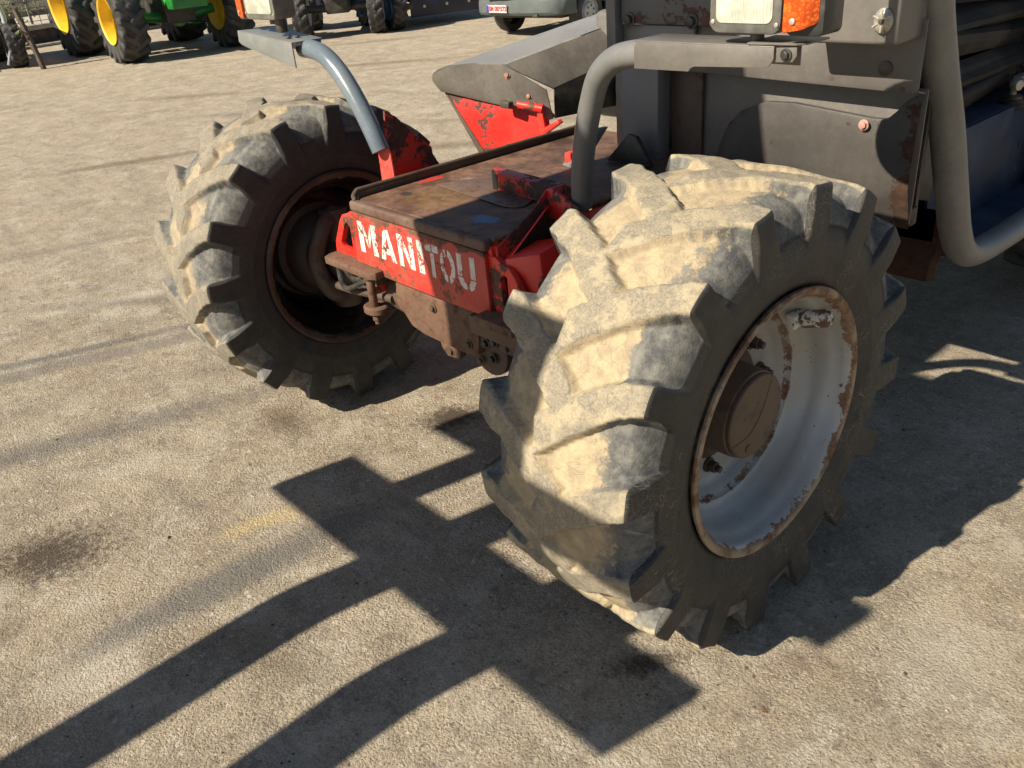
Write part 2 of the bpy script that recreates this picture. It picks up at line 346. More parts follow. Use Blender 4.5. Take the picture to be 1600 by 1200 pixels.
    for k in range(16):
        d_ = 4.5 + k * .8 + random.uniform(-.3, .3); s_ = random.uniform(-.45, .30) * d_
        base = patch(base, 1.1 - .77 * d_ + .67 * s_, -1.6 + .64 * d_ + .74 * s_, random.uniform(.8, 2.2), random.uniform(.10, .26), random.uniform(30, 60), random.choice([B, B, (.15, .135, .115), (.50, .43, .33)]), .55, .9)
    h = t.math('ADD', t.math('MULTIPLY', t.math('SUBTRACT', 1., v1.outputs['Distance']), .6), t.math('ADD', t.math('MULTIPLY', fine2, 1.2), t.math('MULTIPLY', fine, .5)))
    nrm = t.bump(h, 1., .0075)
    nrm = t.bump(t.noise(5, 6, .66), .6, .025, nrm)
    return t.out(base, .88, nrm, spec=.25)
bm = bmesh.new()
gv = [bm.verts.new(p) for p in [(-140, -120, 0), (120, -120, 0), (120, 140, 0), (-140, 140, 0)]]; bm.faces.new(gv)
tag(bm_obj('ground', bm, ground_mat()), kind='structure')

def scatter(name, n, area, smin, smax, mat, seed):
    r = np.random.default_rng(seed)
    base = np.array([[1, 0, 0], [-1, 0, 0], [0, 1, 0], [0, -1, 0], [0, 0, 1], [0, 0, -.4]], float)
    F = np.array([[0, 2, 4], [2, 1, 4], [1, 3, 4], [3, 0, 4], [2, 0, 5], [1, 2, 5], [3, 1, 5], [0, 3, 5]])
    V = np.zeros((n, 6, 3)); s = smin + (smax - smin) * r.random(n) ** 3
    x = area[0] + (area[1] - area[0]) * r.random(n); y = area[2] + (area[3] - area[2]) * r.random(n)
    a = r.random(n) * 6.28; j = 1 + .5 * (r.random((n, 6, 3)) - .5)
    P = base[None] * j * s[:, None, None] * np.array([1, .75, .6])
    ca, sa = np.cos(a)[:, None], np.sin(a)[:, None]
    V[:, :, 0] = P[:, :, 0] * ca - P[:, :, 1] * sa + x[:, None]; V[:, :, 1] = P[:, :, 0] * sa + P[:, :, 1] * ca + y[:, None]; V[:, :, 2] = P[:, :, 2] + s[:, None] * .15
    me = bpy.data.meshes.new(name); me.from_pydata(V.reshape(-1, 3).tolist(), [], (F[None] + 6 * np.arange(n)[:, None, None]).reshape(-1, 3).tolist())
    return tag(link(name, me, mat), None, None, kind='stuff')
STONE = plain('pale_grit_stone', (.40, .35, .28), .85, 0, .35, 300)
STONED = plain('dark_grit_stone', (.06, .05, .042), .85, 0, .4, 300)
tag(scatter('grit', 9000, (-2.6, 1.3, -2.2, 2.2), .0010, .0042, STONE, 1), 'small pale grit scattered over the concrete yard', 'grit')
tag(scatter('clods', 60, (-2.4, 1.2, -1.9, 1.6), .003, .011, STONED, 5), 'small dark clods of dried mud on the concrete yard', 'clods')
tag(scatter('dark_grit', 1500, (-3.5, 1.3, -2.2, 2.2), .0010, .0055, STONED, 2), 'small dark crumbs scattered over the concrete yard', 'grit')

# ------------------------------------------------------------------ tyres
def smst(a, b, v):
    t = np.clip((v - a) / (b - a), 0, 1); return t * t * (3 - 2 * t)
HALF = [  # t, carcass x, r, lug x, r     (crown -> bead) for a wheel of outer radius .593
 (0, 0, .572, 0, .594), (.22, .078, .571, .08, .5935), (.45, .157, .560, .165, .591), (.57, .190, .543, .212, .587), (.60, .203, .529, .2270, .5835),
 (.612, .208, .520, .2300, .578), (.66, .215, .503, .2325, .552), (.72, .222, .480, .2350, .518), (.78, .228, .455, .2335, .476), (.82, .2295, .438, .2315, .446),
 (.86, .229, .42, .229, .42), (.90, .2255, .398, .2255, .398), (.93, .220, .378, .220, .378), (.955, .2135, .362, .2135, .362), (.97, .2115, .352, .2115, .352), (.985, .2065, .343, .2065, .343), (1, .198, .334, .198, .334)]
def tyre_mesh(name, off_p, off_m, nth, npr, R=.593, W=.232, rim=.338, flat=True, N=16, zc=.6, wear=1., sgn=1):
    H = np.array(HALF); kx = W / .232
    t = np.linspace(-1, 1, npr)
    at = np.abs(t); sg = np.sign(t)
    cx, crr, lx, lr = [np.interp(at, H[:, 0], H[:, i]) for i in (1, 2, 3, 4)]
    def rs(r): return np.where(r > .334, rim + (r - .334) * (R - rim) / (.594 - .334), rim)
    crr, lr = rs(crr), rs(lr); cx = cx * kx * sg; lx = lx * kx * sg
    th = np.linspace(0, 2 * math.pi, nth, endpoint=False)
    TH, XX = np.meshgrid(th, lx, indexing='ij'); AT = np.broadcast_to(at, TH.shape)
    mask = np.zeros_like(TH); pitch = 2 * math.pi / N
    wobn = sum(np.sin(TH * k + p + XX * q) * .5 for k, p, q in ((3, 1., 9), (7, 2.2, -14), (17, .3, 30), (41, 1.7, 55))) * R_(.45)
    for side, off in ((1, off_p), (-1, off_m)):
        xs = XX * side / kx
        u = np.clip((xs + .058) / .285, 0, 1)
        thc = R_(off) + sgn * R_(17.5) * (1 - u) ** 1.35
        hw = R_(3.75) + R_(1.15) * (1 - u)
        hw = hw + R_(.9) * smst(.62, .82, AT)                 # lug ends flare down the shoulder
        d = (TH - thc + wobn + pitch / 2) % pitch - pitch / 2
        dd = (hw - np.abs(d)) * R
        dd = dd + (np.sin(TH * 61 + XX * 130 + 1) + np.sin(TH * 97 - XX * 171) + np.sin(TH * 173 + XX * 260 + 2)) * .0011
        mk = smst(-.014, .006, dd)
        e = xs + .058 - .012 * np.cos(d / hw)
        mk = mk * smst(-.008, .012, e)
        mask = np.maximum(mask, mk)
    lugn = mask.copy(); fade = 1 - smst(.84, .87, AT); mask = mask * fade
    nz = (np.sin(TH * 29 + XX * 70) + np.sin(TH * 53 - XX * 43 + 1) + np.sin(TH * 11 + XX * 120 + 2)) * .0007 * (.4 + .6 * mask) * fade + (np.sin(TH * 5 + XX * 22 + 1) * np.sin(TH * 13 - XX * 15)) * .0022 * fade
    X = cx[None] + (lx - cx)[None] * mask; RR = crr[None] + (lr - crr)[None] * mask * wear + nz
    # low rings moulded in the side wall
    RW = np.exp(-((AT - .895) / .006) ** 2) * .0030 + np.exp(-((AT - .945) / .005) ** 2) * .0022
    X = X + RW * sg[None]
    Y = -RR * np.sin(TH); Z = RR * np.cos(TH)
    if flat:
        Z = np.maximum(Z, -zc + .003)
        bul = smst(-.40, -.60, Z) * np.abs(X) * .05; X = X + bul * sg[None]
    co = np.stack([X, Y, Z], -1).reshape(-1, 3)
    i = np.arange(nth)[:, None]; j = np.arange(npr - 1)[None]; i2 = (i + 1) % nth
    q = np.stack([i * npr + j, i * npr + j + 1, i2 * npr + j + 1, i2 * npr + j], -1).reshape(-1, 4)
    me = bpy.data.meshes.new(name); me.vertices.add(len(co)); me.vertices.foreach_set('co', co.astype(np.float32).ravel())
    me.loops.add(q.size); me.loops.foreach_set('vertex_index', q.astype(np.int32).ravel())
    me.polygons.add(len(q)); me.polygons.foreach_set('loop_start', np.arange(0, q.size, 4, dtype=np.int32)); me.polygons.foreach_set('use_smooth', np.ones(len(q), bool))
    me.update(calc_edges=True); me.validate()
    for nm, v in (('lug', lugn), ('across', np.abs(X) / W), ('wall', lugn * smst(.585, .612, AT) + (1 - lugn) * (smst(.55, .76, AT) * .55 + .45 * smst(.76, .79, AT)))):
        a = me.attributes.new(nm, 'FLOAT', 'POINT'); a.data.foreach_set('value', np.ascontiguousarray(v, dtype=np.float32).ravel())
    return me

# ------------------------------------------------------------------ the telehandler
XC = -.965; ZW = .60
tele = thing('telehandler', 'worn grey and red telehandler with mud caked tyres filling the front of the yard', 'telehandler', (0, 0, 0))
def part(name, bm, mat, parent=None, **k): return bm_obj(name, bm, mat, parent or tele, **k)

def front_wheel(x, s, offp, offm, tm, rm, near):
    rim_prof = [(.190, .330), (.206, .338), (.214, .346), (.221, .345), (.223, .338), (.219, .327), (.210, .319), (.196, .314), (.182, .312), (.172, .306), (.160, .300), (.135, .296), (.120, .293), (.106, .284), (.098, .276), (.090, .270), (.086, .262), (.083, .257), (.074, .2545), (.068, .249), (.062, .243), (.050, .236), (.040, .226), (.034, .21), (.032, .15), (.032, .09)]
    bm = lathe_x([(a * s, b) for a, b in rim_prof], 128)
    merge(bm, lathe_x([(a * s, b) for a, b in [(.0905, .274), (.02, .268), (-.03, .262), (-.10, .262), (-.13, .285), (-.19, .305), (-.215, .325), (-.22, .338), (-.21, .345), (-.19, .333)]], 128))
    merge(bm, lathe_x([(a * s, b) for a, b in [(.026, .09), (.026, .21), (.03, .225), (.045, .24), (.07, .262)]], 96))
    w = part('wheel', bm, rm); w.location = (x, 0, ZW)
    w['label'] = 'rusty white rim of the near front wheel' if near else 'dark rusty rim of the far front wheel'
    link('tyre', tyre_mesh('front_tyre', offp, offm, 1440, 132), tm, w)
    if near:
        hub = join(lathe_x([(.02, .158), (.036, .155), (.040, .135), (.05, .119), (.126, .1165), (.132, .115), (.134, .111), (.144, .111), (.1475, .108), (.1485, .100)], 72, cap1=True), cyl((.147, -.030, -.080), (.004, 0, 0), .011, 18, .001), tube(smooth_path([(.1485, -.095, -.045), (.1488, -.03, -.040), (.1488, .02, .005), (.1485, .055, .08)], 6), .0016, 6))
        bm_obj('hub', hub, HUBM, w)
        for k in range(10):
            a = R_(36 * k + 11); p = (.033, .178 * math.sin(a), .178 * math.cos(a))
            bb = cyl(p, (.008, 0, 0), .021, 20, .002); merge(bb, cyl((.041, p[1], p[2]), (.020, 0, 0), .0165, 6, .002)); merge(bb, cyl((.061, p[1], p[2]), (.014, 0, 0), .0095, 14, .0015))
            bm_obj('wheel_nut', bb, RUSTD, w)
        vp = Vector((.120, .205, .185)); vb = cyl(vp, (.070, .02, .012), .026, 24, .004, .024); merge(vb, cyl(vp + Vector((.06, .018, .01)), (.018, .004, .003), .017, 18, .002)); merge(vb, box(.105, .135, .165, .235, .165, .205, .008))
        bm_obj('valve_guard', vb, RIMV, w)
    else:
        hub = lathe_x([(-.02, .20), (.01, .19), (.02, .165), (.07, .155), (.09, .135), (.10, .12), (.17, .115), (.18, .09), (.26, .085), (.28, .06)], 48, cap1=True)
        bm_obj('hub', hub, RUSTD, w)
        for k in range(10):
            a = R_(36 * k + 8); bm_obj('wheel_nut', cyl((-.026, .178 * math.sin(a), .178 * math.cos(a)), (.03, 0, 0), .014, 6, .002), RUSTD, w)
    return w
HUBM = painted('oily_brown_hub', (.070, .040, .023), (.035, .024, .018), (.085, .078, .058), .48, .60, 9, .45, .35, (.15, .12, .08), seed=20)
RIMV = painted('chipped_white_boss', (.50, .50, .47), (.055, .026, .016), (.17, .085, .045), .50, .53, 14, .4, .2, (.30, .22, .14), seed=21)
near_w = front_wheel(0, 1, 14.9, 6.3, TYRE_N, RIM_N, True)
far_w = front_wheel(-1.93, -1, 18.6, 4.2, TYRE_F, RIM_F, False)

# --- front frame (red): front wall, side walls, ears
YF = -.19
def xz(L, y): return [(a, y, b) for a, b in L]
fr = prism(xz([(-1.318, .713), (-1.300, .930), (-.612, .930), (-.590, .728)], -.172), (0, .014, 0), .002)
merge(fr, box(-.612, -.600, -.16, .95, .60, .930, .002)); merge(fr, box(-1.318, -1.306, -.16, .95, .60, .930, .002))
part('front_frame', fr, RED)
plate = prism(xz([(-1.235, .716), (-.640, .716), (-.622, .728), (-.618, .745), (-.622, .905), (-.630, .9165), (-1.299, .9165), (-1.302, .905), (-1.312, .760), (-1.312, .735)], YF), (0, .016, 0), .003)
npl = part('name_plate', plate, REDP)
# stencilled letters, each one painted on the plate
WH = NT('chipped_white_lettering'); nn = WH.math('ADD', WH.math('MULTIPLY', WH.noise(26, 6, .7), .7), WH.math('MULTIPLY', WH.noise(120, 4, .7), .3))
cc = WH.mix(WH.ramp(nn, .535, .55), WH.mix(WH.ramp(WH.noise(9, 4), .4, .7), (.66, .63, .58), (.50, .42, .37)), WH.mix(WH.ramp(WH.noise(50, 4), .45, .55), (.10, .04, .02), (.55, .04, .02)))
WH = WH.out(cc, .55, WH.bump(nn, .3, .0006))
def letter(polys, x0, x1, z0, z1):
    bm = bmesh.new()
    for L in polys: merge(bm, prism([(x0 + (x1 - x0) * a, YF - .0012, z0 + (z1 - z0) * b) for a, b in L], (0, .0008, 0), 0))
    bm_obj('letter', bm, WH, npl, smooth=False)
Z0, Z1 = .784, .890
letter([[(0, 0), (.26, 0), (.26, 1), (0, 1)], [(.30, .95), (.30, .55), (.47, .18), (.47, .55)], [(.53, .18), (.70, .55), (.70, .95), (.53, .55)], [(.74, 0), (1, 0), (1, 1), (.74, 1)]], -1.272, -1.168, Z0, Z1)
letter([[(0, 0), (.28, 0), (.48, .75), (.48, 1), (.34, 1)], [(.52, 1), (.52, .75), (.72, 0), (1, 0), (.66, 1)], [(.36, .20), (.64, .20), (.59, .38), (.41, .38)]], -1.152, -1.066, Z0, Z1)
letter([[(0, 0), (.27, 0), (.27, 1), (0, 1)], [(.31, 1), (.31, .62), (.69, 0), (.69, .38)], [(.73, 0), (1, 0), (1, 1), (.73, 1)]], -1.048, -.966, Z0, Z1)
letter([[(0, 0), (1, 0), (1, 1), (0, 1)]], -.944, -.916, Z0, Z1)
letter([[(.36, 0), (.64, 0), (.64, .74), (.36, .74)], [(0, .78), (.46, .78), (.46, 1), (0, 1)], [(.54, .78), (1, .78), (1, 1), (.54, 1)]], -.902, -.838, Z0, Z1)
def arc(cx, cz, rx, rz, ri, a0, a1, n=10):
    A = [R_(a0 + (a1 - a0) * k / n) for k in range(n + 1)]
    return [(cx + rx * math.cos(a), cz + rz * math.sin(a)) for a in A] + [(cx + (rx - ri) * math.cos(a), cz + (rz - ri * .8) * math.sin(a)) for a in reversed(A)]
letter([arc(.48, .5, .48, .5, .26, 98, 262), arc(.52, .5, .48, .5, .26, 82, -82)], -.832, -.762, Z0, Z1)
letter([[(0, .36), (.28, .36), (.28, 1), (0, 1)], [(.72, .36), (1, .36), (1, 1), (.72, 1)], [(0, .32), (.10, .10), (.30, 0), (.46, 0), (.46, .22), (.34, .24), (.28, .32)], [(1, .32), (.90, .10), (.70, 0), (.54, 0), (.54, .22), (.66, .24), (.72, .32)]], -.750, -.668, Z0, Z1)

def ear(s):
    q = lambda L: [(XC + s * a, -.176, b) for a, b in L]
    o = q([(.340, .712), (.335, .905), (.372, .905), (.388, .896), (.425, .885), (.448, .860), (.500, .775), (.508, .725), (.500, .712)])
    h = q([(.388, .765), (.386, .845), (.402, .860), (.418, .852), (.462, .780), (.455, .765)])
    return prism(o, (0, .022, 0), .003, holes=[h])
for s in (1, -1): part('tow_ear', ear(s), RED)
# deck top with raised lip round it
dk = box(-1.302, -.612, -.1605, .98, .9385, .9505, .005, 3); part('deck_cover', dk, DECK)
part('deck_edge', box(-1.303, -.616, -.1935, -.160, .9175, .9525, .010, 4), DECKE := painted('brown_bare_edge', (.10, .055, .038), (.045, .025, .018), (.16, .08, .05), .5, .6, 16, .55, .35, (.20, .15, .11), seed=30))
lip = tube(smooth_path([(-1.285, -.176, .950), (-1.300, -.170, .963), (-1.308, -.150, .975)], 4) + [(-1.308, .2, .975), (-1.300, .98, .975)], .0085, 12)
merge(lip, box(-1.311, -1.303, -.15, .98, .945, .973, .002)); part('deck_lip', lip, RUSTD)
part('loose_sheet', prism([(-1.185, .085, .953), (-1.150, .175, .954), (-1.05, .29, .953), (-.86, .29, .953), (-.780, .170, .955), (-.750, .090, .953), (-.765, .065, .953), (-.800, .052, .953)], (0, 0, .003), .001), painted('thin_brown_sheet', (.12, .07, .048), (.05, .03, .02), (.15, .08, .05), .5, .6, 9, .4, .3, (.19, .13, .09), seed=31))
# square tube lying across the deck, open end
rh = bmesh.new()
T = .0055; x0, x1, y0, y1, z0, z1 = -1.005, -.585, .150, .205, .9535, 1.0085
for a in [(x0, x1, y0, y1, z1 - T, z1), (x0, x1, y0, y1, z0, z0 + T), (x0, x1, y0, y0 + T, z0 + T, z1 - T), (x0, x1, y1 - T, y1, z0 + T, z1 - T)]: merge(rh, box(*a, .001))
for v in rh.verts:
    if v.co.x < -.9: v.co.x += .03 - (v.co.y - .15) * 1.6
rh.transform(Matrix.Translation((-.80, .17, 0)) @ Matrix.Rotation(R_(-4), 4, 'Z') @ Matrix.Translation((.80 + .02, -.17, 0)))
part('tube_end_shade', prism([(-.972, .155, .958), (-.972, .155, 1.004), (-1.020, .197, 1.004), (-1.020, .197, .958)], (.02, .003, 0), 0), plain('hollow_shade_black', (.006, .006, .006), .9))  # black plug painting the shade inside the open tube end
part('square_tube', rh, RED2 := painted('dark_chipped_red', (.42, .014, .010), (.022, .012, .009), (.07, .03, .018), .49, .52, 9, .4, .1, (.2, .12, .08), seed=33))
# near side guard tower: flange, gussets
def tower(s):
    q = lambda x, y, z: (XC + s * x, y, z)
    b = prism([q(.365, .03, .955), q(.372, .03, 1.045), q(.395, .03, 1.052), q(.500, .03, 1.015), q(.520, .03, .90), q(.500, .03, .72), q(.420, .03, .70), q(.372, .03, .78)], (0, .010, 0), .002)
    merge(b, prism([q(.368, -.168, .93), q(.368, -.02, 1.0), q(.372, .03, 1.045), q(.372, .10, 1.045), q(.372, .20, .99), q(.368, .20, .72), q(.368, -.168, .72)], (s * .008, 0, 0), .002))
    return b
part('guard_tower', tower(1), RED2)
gb = prism([(-.560, -.168, .905), (-.470, -.120, .925), (-.455, -.120, .80), (-.52, -.168, .735), (-.56, -.168, .76)], (0, .12, .02), .004)
part('red_bracket', gb, RED)
part('red_bracket', prism([(-.590, -.165, .885), (-.560, -.150, .905), (-.555, -.02, 1.00), (-.575, .02, 1.005), (-.592, .02, .98)], (.006, 0, 0), .001), RED)
part('guard_tower', prism([(-1.340, .028, .90), (-1.342, .022, 1.052), (-1.350, .020, 1.075), (-1.405, .015, 1.072), (-1.415, .02, .90)], (0, .008, 0), .002), painted('pinkish_red_paint', (.62, .05, .035), (.05, .02, .012), (.3, .15, .1), .60, .62, 9, .4, .35, (.36, .26, .21), edge_axis=2, edge_lo=1.02, edge_hi=1.07, edge_gain=.1, seed=34))
# far side gusset plate behind the tube foot
part('gusset_plate', prism([(-1.395, .035, 1.045), (-1.395, .060, 1.185), (-1.395, .105, 1.155), (-1.395, .165, 1.09), (-1.395, .215, 1.045), (-1.395, .238, 1.025), (-1.395, .240, 1.00), (-1.395, .275, .938), (-1.395, .275, .85), (-1.395, .035, .85)], (-.010, 0, 0), .002), RED2)
# flange plate below the ears, with pin and eye
fl = prism([(-1.452, -.238, .713), (-1.190, -.238, .713), (-1.160, -.222, .713), (-1.160, -.165, .713), (-1.468, -.165, .713), (-1.466, -.21, .713)], (0, 0, .027), .004)
part('bumper_flange', fl, RUST)
fl = prism([(-.478, -.238, .713), (-.640, -.238, .713), (-.640, -.165, .713), (-.462, -.165, .713)], (0, 0, .027), .004); part('bumper_flange', fl, RUST)
part('frame_block', box(-1.418, -1.375, -.20, -.12, .680, .710, .006), RUSTD)
part('frame_block', prism([(-1.375, -.16, .69), (-1.265, -.16, .70), (-1.265, -.16, .645), (-1.30, -.16, .638), (-1.352, -.16, .662)], (0, .05, 0), .004), RUST)
pn = cyl((-1.222, -.208, .712), (0, 0, -.118), .0145, 20, .002); merge(pn, cyl((-1.222, -.208, .716), (0, 0, -.014), .024, 6, .002))
part('steering_pin', pn, RUST)
ey = lathe_x([(-.013, .018), (-.013, .034), (-.008, .040), (.010, .040), (.014, .034), (.014, .018)], 32); ey.transform(Matrix.Translation((-1.232, -.196, .588)) @ Matrix.Scale(1.22, 4, (1, 0, 0)) @ Matrix.Rotation(R_(90), 4, 'Y'))
merge(ey, cyl((-1.222, -.208, .602), (0, 0, -.03), .022, 16, .003)); merge(ey, cyl((-1.218, -.206, .574), (0, 0, -.022), .0175, 6, .002)); merge(ey, cyl((-1.218, -.206, .553), (0, 0, -.016), .010, 12, .002))
part('pin_eye', ey, RUST)
part('link_arm', prism([(-1.40, -.02, .612), (-1.215, -.10, .665), (-1.172, -.13, .690), (-1.160, -.12, .640), (-1.215, -.08, .590), (-1.39, 0, .575)], (.012, .035, 0), .004), painted('blue_grey_steel', (.10, .115, .13), (.06, .035, .022), (.14, .08, .05), .55, .62, 12, .4, .4, (.2, .16, .12), seed=36))
# axle: flat rusty cover plate in front, cast housing behind it
ca = prism([(-1.150, -.158, .690), (-1.125, -.158, .706), (-1.085, -.158, .708), (-.742, -.158, .700), (-.735, -.158, .690), (-.728, -.158, .600), (-.740, -.158, .548), (-.775, -.158, .533), (-.865, -.158, .533), (-1.015, -.158, .535), (-1.085, -.158, .548), (-1.122, -.158, .585), (-1.148, -.158, .596), (-1.160, -.158, .625)], (0, .05, 0), .006)
cv = part('axle_cover', ca, RUST)
for (x, z) in [(-.945, .652), (-.776, .575), (-.90, .505), (-.75, .52)]:
    bm_obj('bolt', hexbolt((x, -.159 if z > .54 else -.14, z), (0, -1, 0), .0105, .008), RUSTD, cv)
part('cover_lug', prism([(-.962, -.142, .545), (-.845, -.142, .545), (-.862, -.142, .487), (-.925, -.142, .480), (-.950, -.142, .505)], (0, .03, 0), .004), RUST)
hs = lathe_x([(-1.70, .05), (-1.62, .075), (-1.45, .085), (-1.25, .105), (-1.12, .125), (-.98, .135), (-.84, .13), (-.70, .12), (-.5, .10), (-.35, .09), (-.24, .07)], 40, True, True); hs.transform(Matrix.Translation((0, .0, .595)))
merge(hs, box(-.745, -.42, -.150, -.02, .585, .690, .012)); merge(hs, cyl((-.72, -.13, .56), (.0, .10, 0), .085, 28, .006)); merge(hs, box(-.78, -.46, -.135, -.08, .60, .64, .006))
part('axle_housing', hs, RUSTD)
part('housing_bracket', box(-.728, -.47, -.188, -.152, .640, .700, .006), painted('rusty_bracket_red_traces', (.08, .045, .03), (.04, .022, .015), (.5, .03, .02), .57, .60, 12, .5, .3, (.2, .14, .1), seed=37))
for (x, y, z) in [(-.70, -.153, .60), (-.66, -.153, .615), (-.69, -.14, .545)]: part('bolt', hexbolt((x, y, z), (0, -1, 0), .012, .01), DARK)
# steering knuckles inside the far and near wheel
for s in (-1, 1):
    kx = XC + s * .80
    kn = tube(smooth_path([(kx, 0, .78), (kx - s * .05, -.09, .74), (kx - s * .04, -.13, .62), (kx - s * .06, -.10, .50), (kx, 0, .43)], 5), .032, 14)
    merge(kn, cyl((kx, 0, .40), (0, 0, .40), .055, 20, .006)); merge(kn, tube([(kx, -.10, .53), (kx - s * .25, -.12, .56), (kx - s * .5, -.10, .58)], .016, 12))
    part('steering_knuckle', kn, RUSTD)

for k, (ya, za) in enumerate([(-.10, .66), (-.07, .69), (-.04, .66)]):
    part('hydraulic_hose', tube(smooth_path([(-1.27, ya + .06, za + .02), (-1.38, ya - .03, za - .03 - .02 * k), (-1.50, ya - .05, za - .08), (-1.62, ya, za - .04), (-1.70, ya + .05, za + .03 * k)], 6), .010, 10), BLACKP)
    part('hydraulic_hose', tube(smooth_path([(-.66, ya, za + .03), (-.58, ya - .06, za - .02 - .02 * k), (-.46, ya - .05, za - .07), (-.34, ya, za - .04), (-.26, ya + .05, za)], 6), .010, 10), BLACKP)
# --- guard tubes, light brackets, headlights
NT_P = smooth_path([(-.500, .080, 1.005), (-.468, .055, 1.115), (-.425, .030, 1.225), (-.388, .015, 1.305), (-.345, .0, 1.372), (-.288, -.004, 1.414), (-.215, -.006, 1.430), (-.15, -.006, 1.432)], 6)
part('guard_tube', tube(NT_P, .0300, 28), GREYT)
FT_P = smooth_path([(-1.376, .010, 1.062), (-1.402, .006, 1.120), (-1.455, .004, 1.205), (-1.522, .002, 1.287), (-1.583, 0, 1.338), (-1.640, 0, 1.365), (-1.70, 0, 1.376), (-1.76, 0, 1.378)], 6)
part('guard_tube', tube(FT_P, [.0315] * len(FT_P), 28), GREYB)
def channel(xa, xb, zlo, zhi, ya, yb, notch=None):
    """folded sheet bracket: front web, top flange, back web"""
    if notch: web = [(xa, ya, zlo), (xa, ya, zhi - .012), (xa + .006 if xb > xa else xa - .006, ya, zhi), (xb, ya, zhi), (xb, ya, zhi - .02)] + [(px, ya, pz) for px, pz in notch]
    else: web = [(xa, ya, zlo), (xa, ya, zhi), (xb, ya, zhi), (xb, ya, zlo)]
    b = prism(web, (0, .004, 0), .001)
    merge(b, box(min(xa, xb), max(xa, xb), ya, yb, zhi - .002, zhi + .003, .002)); merge(b, box(min(xa, xb), max(xa, xb), yb - .004, yb, zlo + .01, zhi - .002, .001)); return b
nb = channel(-.195, .160, 1.404, 1.462, -.047, .055, notch=[(.158, 1.437), (.150, 1.427), (.140, 1.424), (-.030, 1.417), (-.040, 1.413), (-.045, 1.406)])
merge(nb, prism([(.160, -.040, 1.434), (.160, -.040, 1.462), (.205, -.040, 1.464), (.206, -.040, 1.448), (.198, -.040, 1.436)], (0, .004, 0), .001))
merge(nb, prism([(.10, -.05, 1.466), (.205, -.045, 1.467), (.222, -.03, 1.467), (.222, .05, 1.467), (.10, .05, 1.467)], (0, 0, .004), .001))
br = part('light_bracket', nb, GREY); bm_obj('bolt', hexbolt((.184, -.0405, 1.449), (0, -1, 0), .008, .006), BLACKP, br)
fb = box(-2.118, -1.725, -.062, -.058, 1.350, 1.415, .001)
fb = prism([(-2.130, -.062, 1.395), (-2.124, -.062, 1.432), (-1.728, -.062, 1.404), (-1.728, -.062, 1.322), (-2.06, -.062, 1.375), (-2.11, -.062, 1.385)], (0, .005, 0), .001)
merge(fb, prism([(-2.124, -.062, 1.430), (-1.728, -.062, 1.402), (-1.712, .055, 1.402), (-2.05, .055, 1.430)], (0, 0, .005), .001))
merge(fb, prism([(-1.724, -.060, 1.400), (-1.720, .050, 1.400), (-1.720, .050, 1.393), (-1.724, -.052, 1.393)], (.004, 0, 0), .0)); merge(fb, prism([(-1.724, .046, 1.402), (-2.05, .050, 1.430), (-2.05, .050, 1.39), (-1.724, .046, 1.322)], (0, .005, 0), .001))
br2 = part('light_bracket', fb, painted('blue_grey_bracket_paint', (.145, .155, .155), (.1, .05, .03), (.2, .1, .05), .70, .73, 8, .35, .45, (.27, .25, .20), seed=40))
for (x, y) in [(-1.83, -.01), (-1.79, .0), (-1.80, -.03)]: bm_obj('bolt', cyl((x, y, 1.412), (0, 0, .008), .009, 12, .002), BLACKP, br2)

def lens_mat():
    t = NT('ribbed_headlight_glass'); x, y, z = t.xyz()
    w = t.n('ShaderNodeTexWave', {'Vector': t.co, 'Scale': 45., 'Distortion': 1.5, 'Detail': 2.}, wave_type='BANDS', bands_direction='X').outputs['Fac']
    c = t.mix(t.ramp(t.noise(22, 4), .35, .65), (.42, .43, .35), (.58, .60, .53)); c = t.mix(t.math('MULTIPLY', w, .2), c, (.48, .50, .40))
    c = t.mix(t.math('MULTIPLY', t.ramp(t.vor(14), .22, .14), .5), c, (.35, .36, .30))
    return t.out(c, .14, t.bump(w, .5, .002), spec=.6)
LENS = lens_mat()
def orange_mat():
    t = NT('amber_indicator_plastic'); w = t.vor(150)
    c = t.mix(t.ramp(w, .2, .6), (.72, .13, .012), (.46, .06, .006)); c = t.mix(t.math('MULTIPLY', t.ramp(t.noise(9, 4), .5, .7), .5), c, (.80, .25, .03))
    return t.out(c, .22, t.bump(w, .5, .002), spec=.6)
AMBER = orange_mat()
def rrect(x0, x1, z0, z1, r, y, n=5, rt=None):
    o = []
    for cx, cz, a0, rr in ((x1 - r, z1 - r, 0, r), (x0 + r, z1 - r, 90, r), (x0 + r, z0 + r, 180, r), (x1 - r, z0 + r, 270, r)):
        o += [(cx + rr * math.cos(R_(a0 + 90 * k / n)), y, cz + rr * math.sin(R_(a0 + 90 * k / n))) for k in range(n + 1)]
    return o
def bulge(x0, x1, z0, z1, r, y, d, depth=.008):
    """lens: rounded rectangle domed towards -Y"""
    bm = bmesh.new(); L = rrect(x0, x1, z0, z1, r, y); cx, cz = (x0 + x1) / 2, (z0 + z1) / 2; rings = []
    rings.append([bm.verts.new((p[0], y + depth, p[2])) for p in L])
    for k in (1, .96, .8, .55, .3): rings.append([bm.verts.new((cx + (p[0] - cx) * k, y - d * (1 - k * k), cz + (p[2] - cz) * k)) for p in L])
    for a, b in zip(rings, rings[1:]):
        for i in range(len(L)): bm.faces.new((a[i], a[(i + 1) % len(L)], b[(i + 1) % len(L)], b[i]))
    bm.faces.new(rings[-1]); return bm
